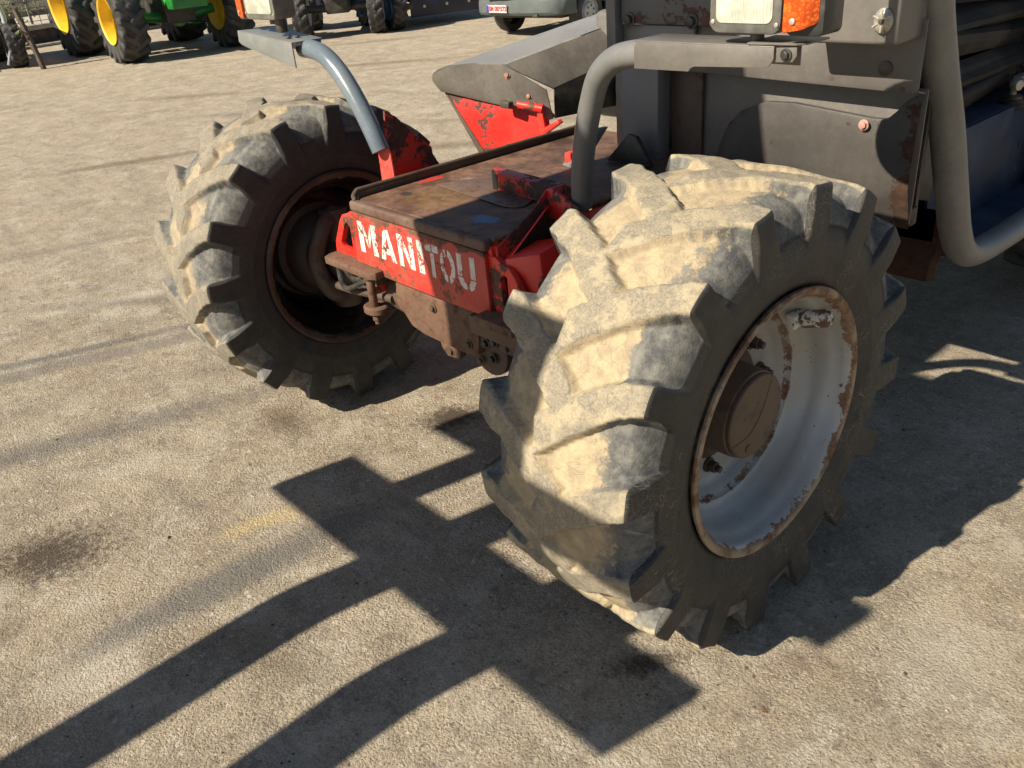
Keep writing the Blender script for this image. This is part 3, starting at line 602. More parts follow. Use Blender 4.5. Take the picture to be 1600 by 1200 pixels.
def headlight(x0, x1, z0, z1, yf, ax0, ax1):
    h = prism(rrect(x0, x1, z0, z1, .022, yf), (0, .085, 0), .006)
    merge(h, cyl(((x0 + x1) / 2, yf + .05, z0 + .01), (0, 0, -.030), .014, 14, .002)); merge(h, cyl((x0 + .003, yf + .012, z0 + .018), (0, .02, 0), .011, 14, .002))
    hl = part('headlight', h, LAMPG)
    bm_obj('lens', bulge(x0 + .018, x1 - .018, z0 + .020, z1 - .018, .014, yf - .002, .010), LENS, hl)
    for (sx, sz) in ((x0 + .010, z0 + .022), (x1 - .009, z0 + .018), (x0 + .010, z1 - .02), (x1 - .009, z1 - .02)): bm_obj('screw', cyl((sx, yf + .001, sz), (0, -.003, 0), .0045, 12, .001), SCREW, hl)
    s = 1 if ax1 > ax0 else -1; a, b = min(ax0, ax1), max(ax0, ax1)
    ind = part('indicator_lamp', prism(rrect(a, b, z0 - .002, z1, .012, yf + .012), (0, .07, 0), .004), BLACKP)
    L = [(ax0 + s * .003, yf + .012, z0 + .004), (ax0 + s * .003, yf - .006, z0 + .004), (ax0 + s * .045, yf - .006, z0 + .010), (ax1 - s * .008, yf + .012, z0 + .022)]
    o = prism(L, (0, 0, z1 - z0 - .03), .004); bm_obj('amber_lens', o, AMBER, ind)
    bm_obj('screw', cyl((ax0 + s * .026, yf - .006, z0 + .026), (0, -.004, 0), .006, 14, .001), SCREW, ind)
headlight(.016, .180, 1.487, 1.660, -.062, .183, .262)
headlight(-2.035, -1.812, 1.475, 1.66, -.06, -2.038, -2.11)
for x in (-1.93, ): part('lamp_stem', cyl((x + .06, -.01, 1.43), (0, 0, .06), .022, 14, .003), BLACKP)

shade_disc = prism([(-.015 + .135 * math.cos(R_(a)), .045, 1.668 + .122 * math.sin(R_(a))) for a in range(0, 360, 12)], (0, .03, 0), .006)  # unseen disc, added and shaped to throw shade on the fender's right side
part('round_shade_disc', shade_disc, BLACKP); part('shade_disc_arm', tube([(-.015, .08, 1.72), (.04, .4, 1.80), (.07, .74, 1.84)], .012, 10), BLACKP)

# --- cab front: beam, fender, centre post, upper box
YB = .72
beam = prism([(-.80, YB, 1.268), (-.80, YB, 1.42), (.112, YB, 1.42), (.112, YB, 1.250), (.100, YB, 1.236), (-.79, YB, 1.254)], (0, .006, 0), .003)
merge(beam, prism([(-.80, YB + .006, 1.255), (.11, YB + .006, 1.240), (.11, YB + .05, 1.228), (-.80, YB + .05, 1.244)], (0, 0, .004), .001))
bo = part('fender_beam', beam, GREY)
for (x, z, r, m_) in [(.018, 1.296, .0145, BLACKP)]: bm_obj('rubber_plug', cyl((x, YB - .001, z), (0, -.004, 0), r * 1.35, 24, .002), m_, bo)
for (x, z) in [(-.135, 1.262), (.071, 1.246)]: bm_obj('bolt_hole', cyl((x, YB + .0005, z), (0, -.0015, 0), .0065, 12, 0), RUSTD, bo)
ubx = box(-.17, .100, .585, .74, 1.372, 1.74, .012, 3); ub = part('cab_cowl', ubx, GREY)
mk = join(lathe_x([(0, .030), (-.006, .030), (-.012, .024), (-.014, .014)], 24, cap1=True)); mk.transform(Matrix.Translation((.064, .584, 1.431)) @ Matrix.Rotation(R_(90), 4, 'Z') @ Matrix.Scale(.82, 4, (0, 1, 0))); 
ml = bm_obj('marker_lamp', mk, ALU, ub)
bm_obj('screw', cyl((.064, .570, 1.431), (0, -.004, 0), .007, 12, .001), RUSTD, ml)
for a in range(6): bm_obj('lamp_rib', box(-.002, .002, -.003, .0, .010, .026, .0005, 1, Matrix.Translation((.064, .5715, 1.431)) @ Matrix.Rotation(R_(60 * a), 4, 'Y')), SCREW, ml)
# recessed fender panels behind the beam
part('fender_back_panel', prism([(-.74, .80, .86), (-.74, .80, 1.26), (.104, .80, 1.235), (.104, .80, .86)], (0, .006, 0), .001), GREY)
fp = [(-.55, .80), (-.545, .98), (-.52, 1.075), (-.46, 1.135), (-.38, 1.168), (-.28, 1.172), (-.02, 1.150), (.02, 1.155), (.06, 1.205), (.100, 1.232), (.104, .84)]
bm = bmesh.new(); rows = []
for (yy, zz) in [(.795, 1.0), (.768, 1.0), (.765, .985), (.765, .93), (.770, .90), (.785, .86), (.80, .80)]: pass
# curved skin: follows the outline on top, kicks back below a soft fold
nx = 30; xs = np.linspace(-.55, .104, nx)
tops = np.interp(xs, [a for a, b in fp[1:-1]], [b for a, b in fp[1:-1]])
for i in range(nx):
    zt = tops[i]; col = []
    for (f, dy) in [(0, .022), (0, .003), (.02, 0), (.25, -.008), (.5, -.014), (.68, -.012), (.76, -.001), (.9, .018), (1, .03)]:
        col.append(bm.verts.new((xs[i], .772 + dy, zt + (.845 - zt) * f - (.0 if dy != .022 else 0))))
    rows.append(col)
for a, b in zip(rows, rows[1:]):
    for k in range(len(a) - 1): bm.faces.new((a[k], b[k], b[k + 1], a[k + 1]))
r = bmesh.ops.solidify(bm, geom=bm.faces[:], thickness=.003)
fpn = part('fender_panel', bm, GREYR)
bm_obj('bolt', hexbolt((-.045, .760, 1.135), (0, -1, 0), .010, .007), painted('pink_rust_bolt', (.45, .22, .18), (.2, .08, .05), (.4, .2, .15), .5, .6, 30, .5), fpn)
part('centre_panel', box(-.905, -.748, .715, .78, .95, 1.262, .004), painted('centre_panel_grey', (.125, .125, .13), (.06, .03, .02), (.11, .05, .03), .64, .67, 7, .4, .2, (.2, .18, .15), edge_axis=2, edge_lo=1.08, edge_hi=.98, edge_gain=.1, seed=44))  # plain grey paint, rustier towards the foot
part('channel_wall', box(-.744, -.62, .785, .80, .85, 1.25, .003), RUSTD)
part('side_post', box(-.952, -.918, .735, .77, .95, 1.235, .003), GREY)
part('side_post', box(-.922, -.882, .66, .70, 1.300, 1.75, .004), GREYT)
part('upper_panel', box(-.905, -.595, .702, .716, 1.300, 1.388, .003), GREYT)
up = part('upper_rail', box(-.878, -.40, .684, .705, 1.392, 1.50, .004), painted('rail_grey_rust', (.10, .10, .10), (.05, .028, .02), (.12, .055, .035), .52, .55, 9, .45, .2, (.2, .17, .14), seed=45))
for x in (-.84, -.59): bm_obj('bolt', hexbolt((x, .683, 1.405), (0, -1, 0), .015, .012), BLACKP, up)
part('pivot_arm', prism([(-.90, .62, .955), (-.80, .62, 1.055), (-.765, .62, 1.05), (-.70, .62, .955)], (0, .02, 0), .003), DARK)
part('pivot_arm', prism([(-1.0, .50, .952), (-.905, .56, 1.075), (-.885, .56, 1.075), (-.93, .48, .952)], (.01, .05, 0), .003), GREYT)
part('red_clip', box(-.985, -.955, .50, .54, .953, .998, .004), RED)
# rusty mud flap at the fender's foot
mf = bmesh.new(); rows = []
for x in np.linspace(-.26, .02, 14):
    e = max(0, (x + .01) / .03)
    rows.append([mf.verts.new((x - .012 * e, 1.30 + dy + .035 * e * e, z)) for z, dy in [(.748 - .03 * e, .0), (.70, .0), (.635, .0), (.610, -.004), (.575, -.035), (.535, -.048), (.505, -.040)]])
for a, b in zip(rows, rows[1:]):
    for k in range(len(a) - 1): mf.faces.new((a[k], b[k], b[k + 1], a[k + 1]))
bmesh.ops.solidify(mf, geom=mf.faces[:], thickness=.005)
part('mud_flap', mf, RUST)
part('fender_foot', box(-.10, .100, .82, .86, .845, .90, .006), RUSTD)

# --- cab side opening: heavy bent frame
PF = smooth_path([(.085, .76, 1.72), (.088, .775, 1.50), (.093, .86, 1.30), (.100, .965, 1.10), (.104, 1.06, .90), (.106, 1.14, .745), (.108, 1.22, .655), (.108, 1.34, .617), (.107, 1.60, .605), (.104, 2.1, .600), (.104, 2.5, .60)], 8)
part('door_frame', tube(PF, .049, 28, squash=.88), PILLAR)
part('frame_seal', tube([(p.x - .028, p.y + .034, p.z + .014) for p in PF], .010, 10), BLACKP)
part('step_floor', box(-.55, .075, 1.34, 2.4, .575, .600, .006), BLUEF)
part('floor_panel', prism([(-.095, 1.36, .601), (-.095, 1.36, .955), (-.095, 2.4, .955), (-.095, 2.4, .601)], (.012, 0, 0), .002), BLUEF)
part('console', box(-.80, -.097, 1.36, 2.4, .935, .957, .004), BLUEF)
for (y, z) in [(2.12, .79), (2.12, .69)]: part('bolt', cyl((-.0825, y, z), (.004, 0, 0), .012, 12, .001), BLACKP)
sb = bmesh.new(); rr_ = random.Random(3)
for k in range(7):
    z = .965 + k * .095; o_ = rr_.uniform(-.02, .02); merge(sb, box(-.95, -.15 + o_, 1.42 - .012 * k + o_, 2.2, z, z + .090, .034, 4, Matrix.Translation((0, 1.8, z)) @ Matrix.Rotation(R_(rr_.uniform(-2.5, 2.5)), 4, 'X') @ Matrix.Translation((0, -1.8, -z))))
for v in sb.verts: v.co += Vector([rr_.gauss(0, .008) for _ in range(3)]) + Vector((math.sin(v.co.y * 23 + v.co.z * 31) * .03, 0, math.sin(v.co.y * 11 + v.co.z * 9) * .03))
part('seat', sb, BLACKC)
bel = lathe_x([(0, .062), (.01, .07), (.02, .058), (.03, .066), (.04, .052), (.05, .058), (.06, .044), (.07, .046), (.08, .03)], 28, cap1=True); bel.transform(Matrix.Translation((-.11, 2.04, .93)) @ Matrix.Scale(.75, 4) @ Matrix.Rotation(R_(-90), 4, 'Y'))
lv = part('lever_boot', bel, BLACKP)
kb = tube(smooth_path([(-.11, 2.04, .975), (-.11, 2.03, 1.005), (-.09, 2.02, 1.03), (-.07, 2.05, 1.045)], 4), .013, 12); merge(kb, cyl((-.10, 1.985, 1.035), (.03, -.012, .0), .020, 16, .005)); merge(kb, box(-.125, -.075, 2.03, 2.10, 1.015, 1.06, .012))
part('control_lever', kb, ALU)
part('kick_panel', prism([(-.02, .892, .90), (-.02, .892, 1.72), (-.02, 1.00, 1.72), (-.02, 1.06, 1.28), (-.02, 1.22, .86), (-.02, 1.22, .80)], (-.02, 0, 0), .003), DARK)  # dark colour stands for the shade in the gap beside the pillar
part('cab_front_panel', prism([(-.95, .87, .88), (-.95, .87, 2.15), (.02, .87, 2.15), (.085, .87, 1.74), (.085, .87, .88)], (0, .02, 0), .003), DARK)  # upper part, out of view, is extended to shade the seat
ws = prism([(.045, .90, 1.24), (.045, .83, 1.72), (.045, .97, 1.72), (.045, .955, 1.40)], (-.006, 0, 0), .002); part('glass_strip', ws, plain('dusty_blue_glass', (.10, .13, .18), .12, 0, .2))

# --- far side hood over the rear part of the far wheel
hd = []
A = [(-2.235, .900, 1.115), (-2.16, .93, 1.150), (-2.05, .985, 1.158), (-1.905, 1.060, 1.152), (-1.745, 1.205, .905), (-1.80, 1.16, .925), (-2.225, .930, 1.035), (-2.248, .905, 1.085)]
part('hood_nose', prism(A, (.006, .012, 0), .002), HOODT)
L = [(-1.905, 1.062, 1.152), (-1.780, 1.240, 1.030), (-1.780, 2.6, 1.22), (-1.905, 2.6, 1.315)]
part('hood_side', prism(L, (-.006, 0, -.006), .001), HOODT)
part('hood_shade_sheet', prism([(-1.782, 1.245, 1.028), (-1.752, 1.215, .905), (-1.90, 2.6, .80), (-1.782, 2.6, 1.215)], (-.006, 0, -.004), .001), DARK)  # black sheet standing in for the deep shade below the hood side
tp = prism([(-2.235, .905, 1.118), (-2.16, .935, 1.154), (-2.05, .990, 1.162), (-1.905, 1.062, 1.155), (-1.905, 2.6, 1.319), (-2.19, 2.6, 1.319), (-2.25, 2.6, 1.285)], (0, 0, .004), 0)
tp2 = bmesh.new()
rowA = [(-2.247, .903, 1.09), (-2.235, .903, 1.118), (-2.205, .914, 1.138), (-2.16, .933, 1.153), (-2.05, .988, 1.161), (-1.905, 1.060, 1.155)]
tp.free(); ra = [tp2.verts.new(p) for p in rowA]; rb = [tp2.verts.new((p[0], 2.6, p[2] + .164)) for p in rowA]
for k in range(len(ra) - 1): tp2.faces.new((ra[k], ra[k + 1], rb[k + 1], rb[k]))
bmesh.ops.solidify(tp2, geom=tp2.faces[:], thickness=.004)
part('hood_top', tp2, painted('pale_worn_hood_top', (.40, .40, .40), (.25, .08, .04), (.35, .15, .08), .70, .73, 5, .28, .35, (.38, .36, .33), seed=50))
hk = [bm_obj('bolt', hexbolt(p, (.35, -.9, .15), .011, .008), painted('copper_bolt_%d' % i, (.30, .13, .07), (.2, .08, .05), (.4, .2, .15), .5, .6, 30, .5), tele) for i, p in enumerate([(-1.892, 1.062, 1.108), (-1.826, 1.125, 1.010), (-1.765, 1.182, 1.028)][:2])]
part('hood_flap', prism([(-1.93, 1.040, 1.150), (-1.903, 1.052, 1.158), (-1.778, 1.195, 1.030), (-1.748, 1.198, .905), (-1.765, 1.188, .90), (-1.85, 1.112, .955)], (.004, -.008, 0), .002), HOODT)
redp = prism([(-2.215, .955, 1.030), (-1.790, 1.175, .930), (-1.760, 1.19, .70), (-1.70, 1.21, .55), (-2.00, 1.03, .55), (-2.03, 1.01, .75), (-2.12, .985, .88)], (.01, .02, 0), .004)
part('red_support', redp, REDH)
part('red_support', prism([(-2.225, .950, 1.030), (-2.215, .953, 1.030), (-2.03, 1.008, .75), (-2.0, 1.028, .55), (-2.04, 1.028, .55), (-2.07, 1.0, .75)], (-.02, .10, 0), .003), RUSTD)
hg = tube([(-1.875, 1.10, .975), (-1.80, 1.135, .962), (-1.765, 1.15, .955)], .020, 16); merge(hg, prism([(-1.80, 1.14, .96), (-1.765, 1.14, .955), (-1.755, 1.145, .87), (-1.775, 1.145, .80), (-1.79, 1.14, .87)], (0, .012, 0), .002)); merge(hg, prism([(-1.765, 1.13, .865), (-1.68, 1.15, .915), (-1.665, 1.15, .90), (-1.765, 1.13, .835)], (0, .03, 0), .003))
part('hood_hinge', hg, RED)
part('rubber_block', box(-1.93, -1.87, 1.035, 1.07, .965, .995, .006, 2, None), BLACKP)
# --- chassis, cab rear, rear wheels and far things seen only from the side
part('chassis_rail', join(box(-1.25, -1.15, .9, 4.0, .45, .90, .01), box(-.78, -.68, .9, 4.0, .45, .90, .01)), DARK)
part('engine_body', box(-1.95, -1.30, 1.7, 4.1, .80, 1.30, .03, 3), GREY)
part('cab_body', join(box(-1.0, .02, 2.45, 3.9, .70, 1.7, .03, 3)), GREY)
part('dark_cab_backing', join(box(-.95, .095, 2.24, 2.32, .62, 1.74, .01)), BLACKC)  # added black sheet so the cab opening reads dark
rw_me = tyre_mesh('rear_tyre', 3, 14, 720, 56, flat=False)
for x in (0, -1.93):
    w = part('wheel', lathe_x([(.20, .338), (.21, .32), (.12, .29), (.06, .25), (.03, .2), (.03, .02), (-.05, .02), (-.05, .26), (-.2, .33)], 48), RIM_F); w.location = (x, 2.98, ZW); link('tyre', rw_me, TYRE_B, w)
part('rear_bracket', box(.02, .12, 1.95, 2.15, .53, .565, .006), RED)

# --- boom, carriage and forks (raised, outside the picture; their shadows lie on the yard, the plate and the near tyre)
YC = -2.57
part('boom', box(-1.32, -.79, -2.45, 3.3, 2.42, 2.78, .03, 3), GREY)
cg = [box(-1.788, -.178, YC - .03, YC + .03, 1.540, 1.757, .004), box(-1.788, -.118, YC - .03, YC + .03, 2.045, 2.185, .004)]
cg += [box(-1.525, -1.388, YC - .02, YC + .02, 1.757, 2.045, .004), box(-.56, -.44, YC - .02, YC + .02, 1.757, 2.045, .004)]
cg += [box(-1.355, -.455, YC - .02, YC + .02, 2.16, 2.64, .004), box(-1.355, -.74, YC - .02, YC + .02, 2.64, 3.25, .004)]
cg += [box(-1.10, -.84, YC + .02, YC + .30, 1.80, 2.50, .02)]
part('fork_carriage', join(*cg), DARK)
for xa, xb in ((-1.215, -1.020), (-.765, -.572)):
    f = prism([(xa, YC - .055, 2.16), (xa, YC - .032, 2.16), (xa, YC - .032, 1.43), (xa, YC - .045, 1.395), (xa, YC - .08, 1.37), (xa, YC - .14, 1.365), (xa, -3.9, 1.485), (xa, -3.9, 1.495), (xa, YC - .15, 1.405), (xa, YC - .09, 1.42), (xa, YC - .07, 1.44), (xa, YC - .060, 1.48)], (xb - xa, 0, 0), .003)
    part('fork', f, DARK)

# ------------------------------------------------------------------ background vehicles
def bg_tyre(R, W, rim, n=360, p=36, N=18, offp=0, offm=10): return tyre_mesh('bg_tyre', offp, offm, n, p, R=R, W=W, rim=rim, flat=False, N=N)
YEL = plain('yellow_rim_paint', (.70, .46, .012), .4, 0, .2, 5, .3)
GRN = plain('green_tractor_paint', (.012, .16, .025), .35, 0, .25, 5)
GRNB = plain('bright_green_paint', (.03, .34, .05), .3, 0, .15, 5)
WHT = plain('white_rim_paint', (.62, .62, .60), .45, 0, .2, 8)
BLU = plain('blue_grey_rim_paint', (.10, .19, .30), .4, 0, .25, 8)
NAVY = plain('dark_navy_paint', (.010, .016, .045), .4, 0, .3, 4)
VANP = plain('grey_green_van_bumper', (.19, .225, .225), .45, 0, .12, 4, .2)
VANB = plain('pale_grey_van_paint', (.26, .30, .31), .3, 0, .08, 3, .1)
SILV = plain('silver_bar_metal', (.55, .60, .62), .3, .5, .15, 8)
def wheel_at(parent, x, y, R, W, rimr, tyre_me, rim_mat_, dish=1, steer=0):
    """wheel: axle along local Y; dish=+1 shows its face to +Y"""
    pr = [(.9 * W, rimr), (W, rimr * 1.0), (.92 * W, rimr * .93), (.35 * W, rimr * .87), (-.05 * W, rimr * .82), (-.10 * W, rimr * .45), (.30 * W, rimr * .36), (.36 * W, rimr * .30), (.36 * W, .005)]
    bm = lathe_x([(a * dish, b) for a, b in pr], 48); merge(bm, lathe_x([(-a * dish, b) for a, b in [(-.2 * W, rimr * .80), (-.05 * W, rimr * .82), (.6 * W, rimr * .9), (.95 * W, rimr)]], 48)); merge(bm, lathe_x([(-.15 * W * dish, rimr * .8), (-.15 * W * dish, .01)], 32))
    w = bm_obj('wheel', bm, rim_mat_, parent); w.location = (x, y, R); w.rotation_euler = (0, 0, R_(90) + steer)
    link('tyre', tyre_me, TYRE_B, w); return w

# green tractor: local +X is its front
gt = thing('green_tractor', 'green tractor with yellow wheel rims parked at the left by the fence', 'tractor', (-15.50, 5.12, 0), R_(-2))
ft = bg_tyre(.72, .24, .40); rt = bg_tyre(.98, .29, .56)
for s, dsh in ((-1, -1), (1, 1)):
    wheel_at(gt, 0, s * .98, .72, .24, .40, ft, YEL, dsh); wheel_at(gt, -2.55, s * 1.02, .98, .29, .56, rt, YEL, dsh)
bm_obj('front_axle', join(tube([(0, -.72, .72), (0, -.3, .66), (0, .3, .66), (0, .72, .72)], .085, 14), box(-.15, .15, -.20, .20, .55, .85, .03), cyl((.05, 0, .60), (.12, 0, 0), .12, 20, .01)), GRN, gt)
bm_obj('hood', join(box(-1.6, .62, -.34, .34, .98, 1.62, .08, 4), box(.3, .66, -.30, .30, .86, 1.10, .03)), GRNB, gt)
bm_obj('engine', join(box(-1.8, .3, -.28, .28, .55, 1.0, .04)), DARK, gt)
bm_obj('front_weight', join(box(.55, .85, -.32, .32, .80, 1.02, .03)), GRN, gt)
cb = bm_obj('cab', join(box(-2.9, -1.6, -.72, .72, 1.0, 1.35, .06, 3), box(-2.95, -1.55, -.76, .76, 2.35, 2.5, .05, 3), *[box(x - .04, x + .04, y - .04, y + .04, 1.35, 2.4, .01) for x in (-2.85, -1.65) for y in (-.68, .68)]), GRNB, gt)
bm_obj('cab_glass', box(-2.84, -1.66, -.66, .66, 1.36, 2.34, .02), plain('tractor_cab_glass', (.03, .04, .045), .1), cb)
for s in (-1, 1): bm_obj('rear_fender', box(-3.1, -1.9, s * .985 - .265, s * .985 + .265, 2.0, 2.05, .02), GRNB, gt)
for s in (-1, 1): bm_obj('side_step', join(*[box(-1.25, -.8, s * .80 - .15, s * .80 + .15, z, z + .03, .005) for z in (.42, .70, .98)], box(-1.28, -1.25, s * .80 - .15, s * .80 + .15, .42, 1.1, .005)), GRN, gt)

# black tractor with pale rims
bt = thing('black_tractor', 'dark tractor with white rimmed narrow tyres standing between the green tractor and the blue machine', 'tractor', (-14.2, 7.75, 0), R_(-36))
f2 = bg_tyre(.52, .15, .30)
for s in (-1, 1): wheel_at(bt, 0, s * .70, .52, .15, .30, f2, WHT, s); wheel_at(bt, -1.9, s * .78, .72, .24, .40, ft, WHT, s)
bm_obj('front_axle', join(tube([(0, -.6, .52), (0, 0, .50), (0, .6, .52)], .07, 12), box(-.3, .25, -.22, .22, .42, .8, .03)), DARK, bt)
bm_obj('hood', box(-1.5, .5, -.30, .30, .80, 1.4, .07, 4), NAVY, bt); bm_obj('engine', box(-1.7, .2, -.25, .25, .45, .85, .03), DARK, bt)
for s in (-1, 1): bm_obj('fender', box(-2.4, -1.4, s * .775 - .225, s * .775 + .225, 1.45, 1.5, .02), NAVY, bt)
bm_obj('seat', join(box(-1.9, -1.45, -.25, .25, 1.05, 1.15, .03), box(-1.95, -1.85, -.25, .25, 1.15, 1.6, .03)), BLACKC, bt)

# blue machine
bl = thing('field_sprayer', 'navy blue machine with a blue grey wheel standing left of the pale van', 'farm machine', (-13.45, 9.9, 0), R_(-15))
wt = bg_tyre(.46, .14, .28)
wheel_at(bl, .05, -1.25, .46, .14, .28, wt, BLU, -1); wheel_at(bl, -1.6, -1.25, .46, .14, .28, wt, BLU, -1)
bm_obj('body_panel', join(box(.0, .06, -.9, .75, .18, .95, .01), box(-2.0, 0, -.9, .75, .45, 1.3, .03)), NAVY, bl)
for k in range(3): bm_obj('bolt', cyl((.06, -.62 + .48 * k, .36), (.02, 0, 0), .03, 12, .004), SCREW, bl)
bm_obj('drawbar', join(box(-2.1, .3, -1.2, -.95, .35, .45, .01), box(.0, .10, -1.2, 1.0, .52, .60, .01)), DARK, bl)

# van: local -Y is its front
vn = thing('pale_van', 'pale grey van with a red lettered number plate parked at the back of the yard', 'van', (-9.99, 9.22, 0), R_(5))
vt_me = tyre_mesh('van_tyre', 0, 5, 240, 24, R=.335, W=.105, rim=.205, flat=False, N=60, wear=.25)
CAPM = plain('silver_wheel_cover', (.42, .43, .42), .35, .2, .1, 8)
for x, y in ((.83, -.08), (-.83, -.08), (.83, 3.2), (-.83, 3.2)):
    s = 1 if x > 0 else -1
    bm = lathe_x([(.09 * s, .205), (.10 * s, .20), (.06 * s, .185), (.05 * s, .150), (.085 * s, .135), (.105 * s, .12), (.11 * s, .03), (.11 * s, .001)], 40)
    w = bm_obj('wheel', bm, CAPM, vn); w.location = (x, y, .335); link('tyre', vt_me, TYRE_B, w)
    for k in range(6):
        a = R_(60 * k + 12); bm_obj('cover_hole', cyl((.108 * s, .085 * math.sin(a), .085 * math.cos(a)), (.003 * s, 0, 0), .020, 14, 0), BLACKP, w)
# bumper wraps round the corners
def loft(rows, close=False):
    bm = bmesh.new(); V = [[bm.verts.new(p) for p in r] for r in rows]
    for a, b in zip(V, V[1:]):
        for k in range(len(a) - 1): bm.faces.new((a[k], a[k + 1], b[k + 1], b[k]))
    bmesh.ops.solidify(bm, geom=bm.faces[:], thickness=-.01); return bm
def bumper_rows(prof, yadd=0):
    xs = [-.93, -.93, -.90, -.82, -.66, -.35, 0, .35, .66, .82, .90, .93, .93]; ys = [-.42, -.62, -.74, -.83, -.885, -.925, -.94, -.925, -.885, -.83, -.74, -.62, -.42]
    return [[(x * (1 - d * .3), y + d, z) for x, y in zip(xs, ys)] for z, d in prof]
bm_obj('bumper', loft(bumper_rows([(.345, .10), (.36, .03), (.40, .0), (.54, .0), (.585, .012), (.60, .05), (.605, .12)])), VANP, vn)
bm_obj('front_panel', loft(bumper_rows([(.60, .06), (.64, .05), (.85, .10), (1.02, .2), (1.10, .42), (1.18, .7)])), VANB, vn)
gr = box(-.50, .0, -.945, -.86, .592, .74, .01); bm_obj('grille', gr, BLACKP, vn)
npo = bm_obj('number_plate', box(-.72, -.25, -.006, .006, .0, .115, .002, 1, Matrix.Translation((.185, -.984, .405)) @ Matrix.Rotation(R_(-4), 4, 'Z')), plain('white_number_plate', (.52, .47, .46), .4, 0, .04), vn)
pm = Matrix.Translation((.185, -.984, .405)) @ Matrix.Rotation(R_(-4), 4, 'Z')
bm_obj('blue_strip', box(-.717, -.672, -.0085, -.0062, .004, .111, 0, 1, pm), plain('plate_blue', (.02, .05, .35), .4), npo)
REDL = plain('plate_red_print', (.62, .03, .05), .5)
def text_obj(body, size, mat, parent, M, ext=.0006):
    cu_ = bpy.data.curves.new('lettering', 'FONT'); cu_.body = body; cu_.size = size; cu_.extrude = ext; cu_.align_x = 'CENTER'; cu_.align_y = 'CENTER'; cu_.offset = size * .05
    o = bpy.data.objects.new('lettering', cu_); COL.objects.link(o)
    dg = bpy.context.evaluated_depsgraph_get(); me = bpy.data.meshes.new_from_object(o.evaluated_get(dg)); bpy.data.objects.remove(o)
    q = link('lettering', me, mat, parent); q.matrix_local = M; return q
text_obj('SM 083572', .092, REDL, npo, pm @ Matrix.Translation((-.46, -.0072, .057)) @ Matrix.Rotation(R_(90), 4, 'X'))
bm_obj('body', join(box(-.90, .90, .42, 4.4, .42, 2.1, .08, 4), box(-.70, .70, -.60, .45, .62, 1.15, .06, 4)), VANB, vn)
bm_obj('side_sill', join(box(.80, .91, .45, 2.75, .26, .45, .03), box(-.91, -.80, .45, 2.75, .26, .45, .03)), VANP, vn)
bm_obj('underbody', box(-.72, .72, -.55, 4.2, .28, .45, .03), DARK, vn)
bm_obj('tow_hole', box(.46, .56, -.95, -.90, .345, .385, .004), BLACKP, vn)
for s in (-1, 1): bm_obj('headlamp', box(s * .58 - .14, s * .58 + .14, -.90, -.80, .64, .84, .03, 3), LENS, vn)

# machine at the left edge with a silver bar
lm = thing('parked_machine', 'dark machine with a silver slanted bar cut off by the left edge of the picture', 'farm machine', (-18.0, 2.15, 0), R_(-8))
wheel_at(lm, .15, .74, .42, .14, .22, bg_tyre(.42, .14, .22, 240, 30), DARK, 1); wheel_at(lm, -1.6, .55, .42, .14, .22, bg_tyre(.42, .14, .22, 240, 30), DARK, 1)
bm_obj('body', join(box(-2.4, .1, -.9, .45, .55, 1.5, .05, 3), box(-.2, .25, -.4, .6, .75, 1.0, .05)), DARK, lm)
bm_obj('silver_bar', join(tube([(.35, .66, .30), (.33, .70, .9), (.28, .62, 1.6)], .045, 12), tube([(.35, .66, .36), (.35, .92, .14)], .02, 8), tube([(.36, .66, .40), (.36, .52, .08)], .02, 8)), SILV, lm)
bm_obj('foot_plate', box(.1, .5, -.2, .2, .10, .14, .01), SILV, lm)

# leafy prop stand leaning between the machines
pr = thing('prop_post', 'rusty post wrapped in dry vine standing left of the green tractor', 'post', (-16.75, 2.98, 0))
bm_obj('post', tube([(0, 0, 0), (-.15, -.04, .55), (-.35, -.08, 1.0)], .05, 10), RUSTD, pr)
lb = bmesh.new()
for k in range(90):
    f = random.random() ** .8; c = Vector((-.15 - .25 * f, -.04 - .05 * f, .45 + .75 * f)); c += Vector([random.gauss(0, .07 + .08 * f) for _ in range(3)])
    d = Vector([random.gauss(0, 1) for _ in range(3)]).normalized(); e = d.cross(Vector([random.gauss(0, 1) for _ in range(3)])).normalized(); s = random.uniform(.02, .05)
    lb.faces.new([lb.verts.new(c + d * s), lb.verts.new(c + e * s * .6), lb.verts.new(c - d * s), lb.verts.new(c - e * s * .6)])
tag(bm_obj('vine_leaves', lb, plain('dry_vine', (.10, .12, .05), .8, 0, .5, 30), pr, smooth=False), kind='stuff')

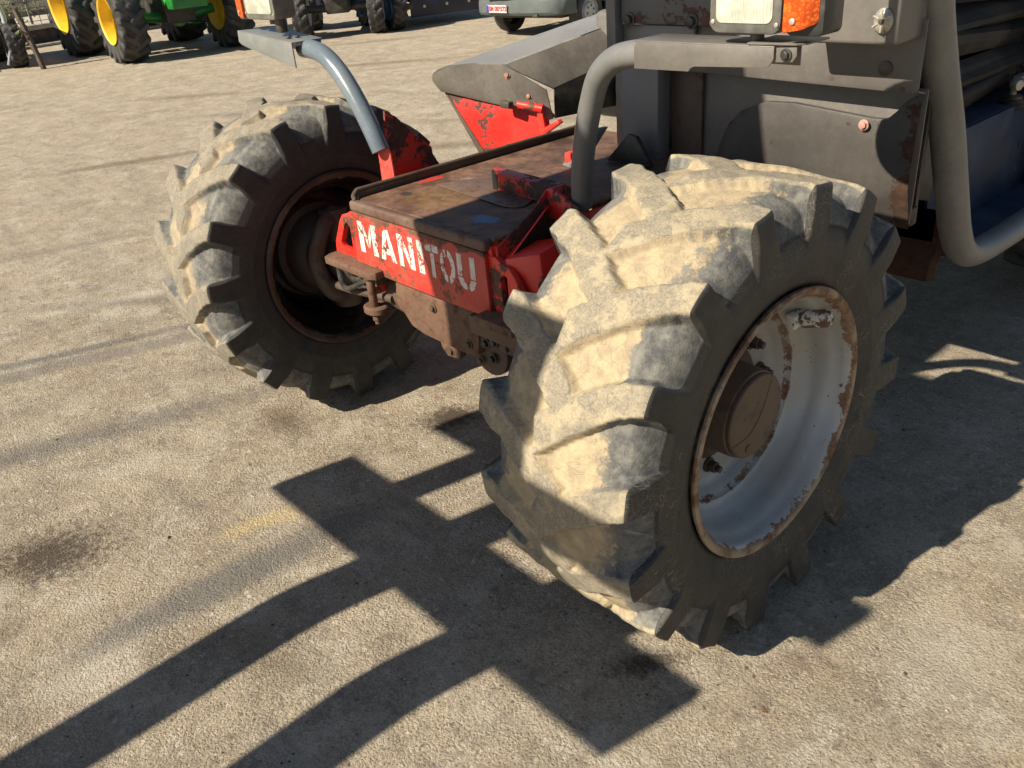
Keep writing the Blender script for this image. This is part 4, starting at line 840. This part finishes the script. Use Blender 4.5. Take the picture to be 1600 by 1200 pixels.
# kerb wall, slope and fences behind the machines
CONC = plain('pale_concrete', (.42, .38, .31), .9, 0, .15, 6, .2); DCONC = plain('dark_stone_wall', (.075, .070, .062), .9, 0, .5, 9, 0, .5)
kw = thing('boundary_wall', 'low dark wall with pale coping running behind the parked tractors', 'wall', (-22.5, 6, 0), R_(14))
bm_obj('wall', box(-.15, .15, -12, 14, 0, .34, .02), painted('stained_dark_wall', (.06, .035, .03), (.03, .02, .02), (.08, .05, .04), .5, .6, 4, .8, .2), kw)
bm_obj('coping', box(-.18, .20, -12, 14, .343, .45, .02), CONC, kw); bm_obj('footing', box(.152, .6, -12, 14, 0.004, .06, .02), CONC, kw)
mesh_f = thing('mesh_fence', 'pale wire mesh fence panels standing above the low wall', 'fence', (-22.55, 6, .455), R_(14))
wb = bmesh.new()
for i in range(0, 130):
    y = -11.8 + i * .2; merge(wb, box(-.006, .006, y - .006, y + .006, 0, .95, 0))
for i in range(7): merge(wb, box(-.018, -.007, -12, 14, .05 + i * .14, .062 + i * .14, 0))
tag(bm_obj('wire_mesh', wb, plain('dark_wire', (.10, .09, .07), .6, .3), mesh_f, smooth=False), kind='stuff')
for i in range(11): bm_obj('fence_post', box(-.05, -.02, -12 + 2.6 * i - .03, -12 + 2.6 * i + .03, 0, 1.05, .004), plain('post_grey', (.2, .2, .18), .6) if i == 0 else bpy.data.materials['post_grey'], mesh_f)
bank = bmesh.new(); rows = []
for i in range(40):
    y = -25 + i * 1.6; rows.append([bank.verts.new((x + random.uniform(-.1, .1), y, z + random.uniform(-.06, .06))) for x, z in ((-25.6, 0.0), (-25.8, .62), (-26.3, 1.0), (-27.0, 1.2), (-29, 1.25), (-60, 1.6))])
for a, b in zip(rows, rows[1:]):
    for k in range(5): bank.faces.new((a[k], a[k + 1], b[k + 1], b[k]))
bk = bm_obj('bank', bank, (lambda t: t.out(t.mix(t.ramp(t.noise(2.5, 7, .7), .35, .62), (.045, .042, .036), (.13, .12, .075)), .9, t.bump(t.noise(9, 5), .8, .05)))(NT('weedy_bank'))); tag(bk, kind='structure')
bs = bmesh.new(); bs_v = [bs.verts.new(p) for p in ((-27.0, -25, .50), (-22.0, -25, .30), (-22.0, 40, .30), (-27.0, 40, .50))]; bs.faces.new(bs_v)
tag(bm_obj('pale_gravel_strip', bs, CONC), kind='structure')
rf = thing('railing_fence', 'grey vertical bar railing on a ledge high behind the tractors', 'fence', (-26.9, 6, 1.15), R_(4))
bm_obj('ledge', box(-.2, .2, -14, 16, 0, .12, .02), CONC, rf)
rb_ = bmesh.new()
for i in range(230): merge(rb_, box(-.012, .012, -13.9 + i * .13, -13.87 + i * .13, .12, 1.1, 0))
merge(rb_, box(-.02, .02, -14, 16, 1.1, 1.14, 0)); tag(bm_obj('railing_bars', rb_, plain('railing_grey', (.12, .12, .12), .5, .3), rf, smooth=False), kind='stuff')
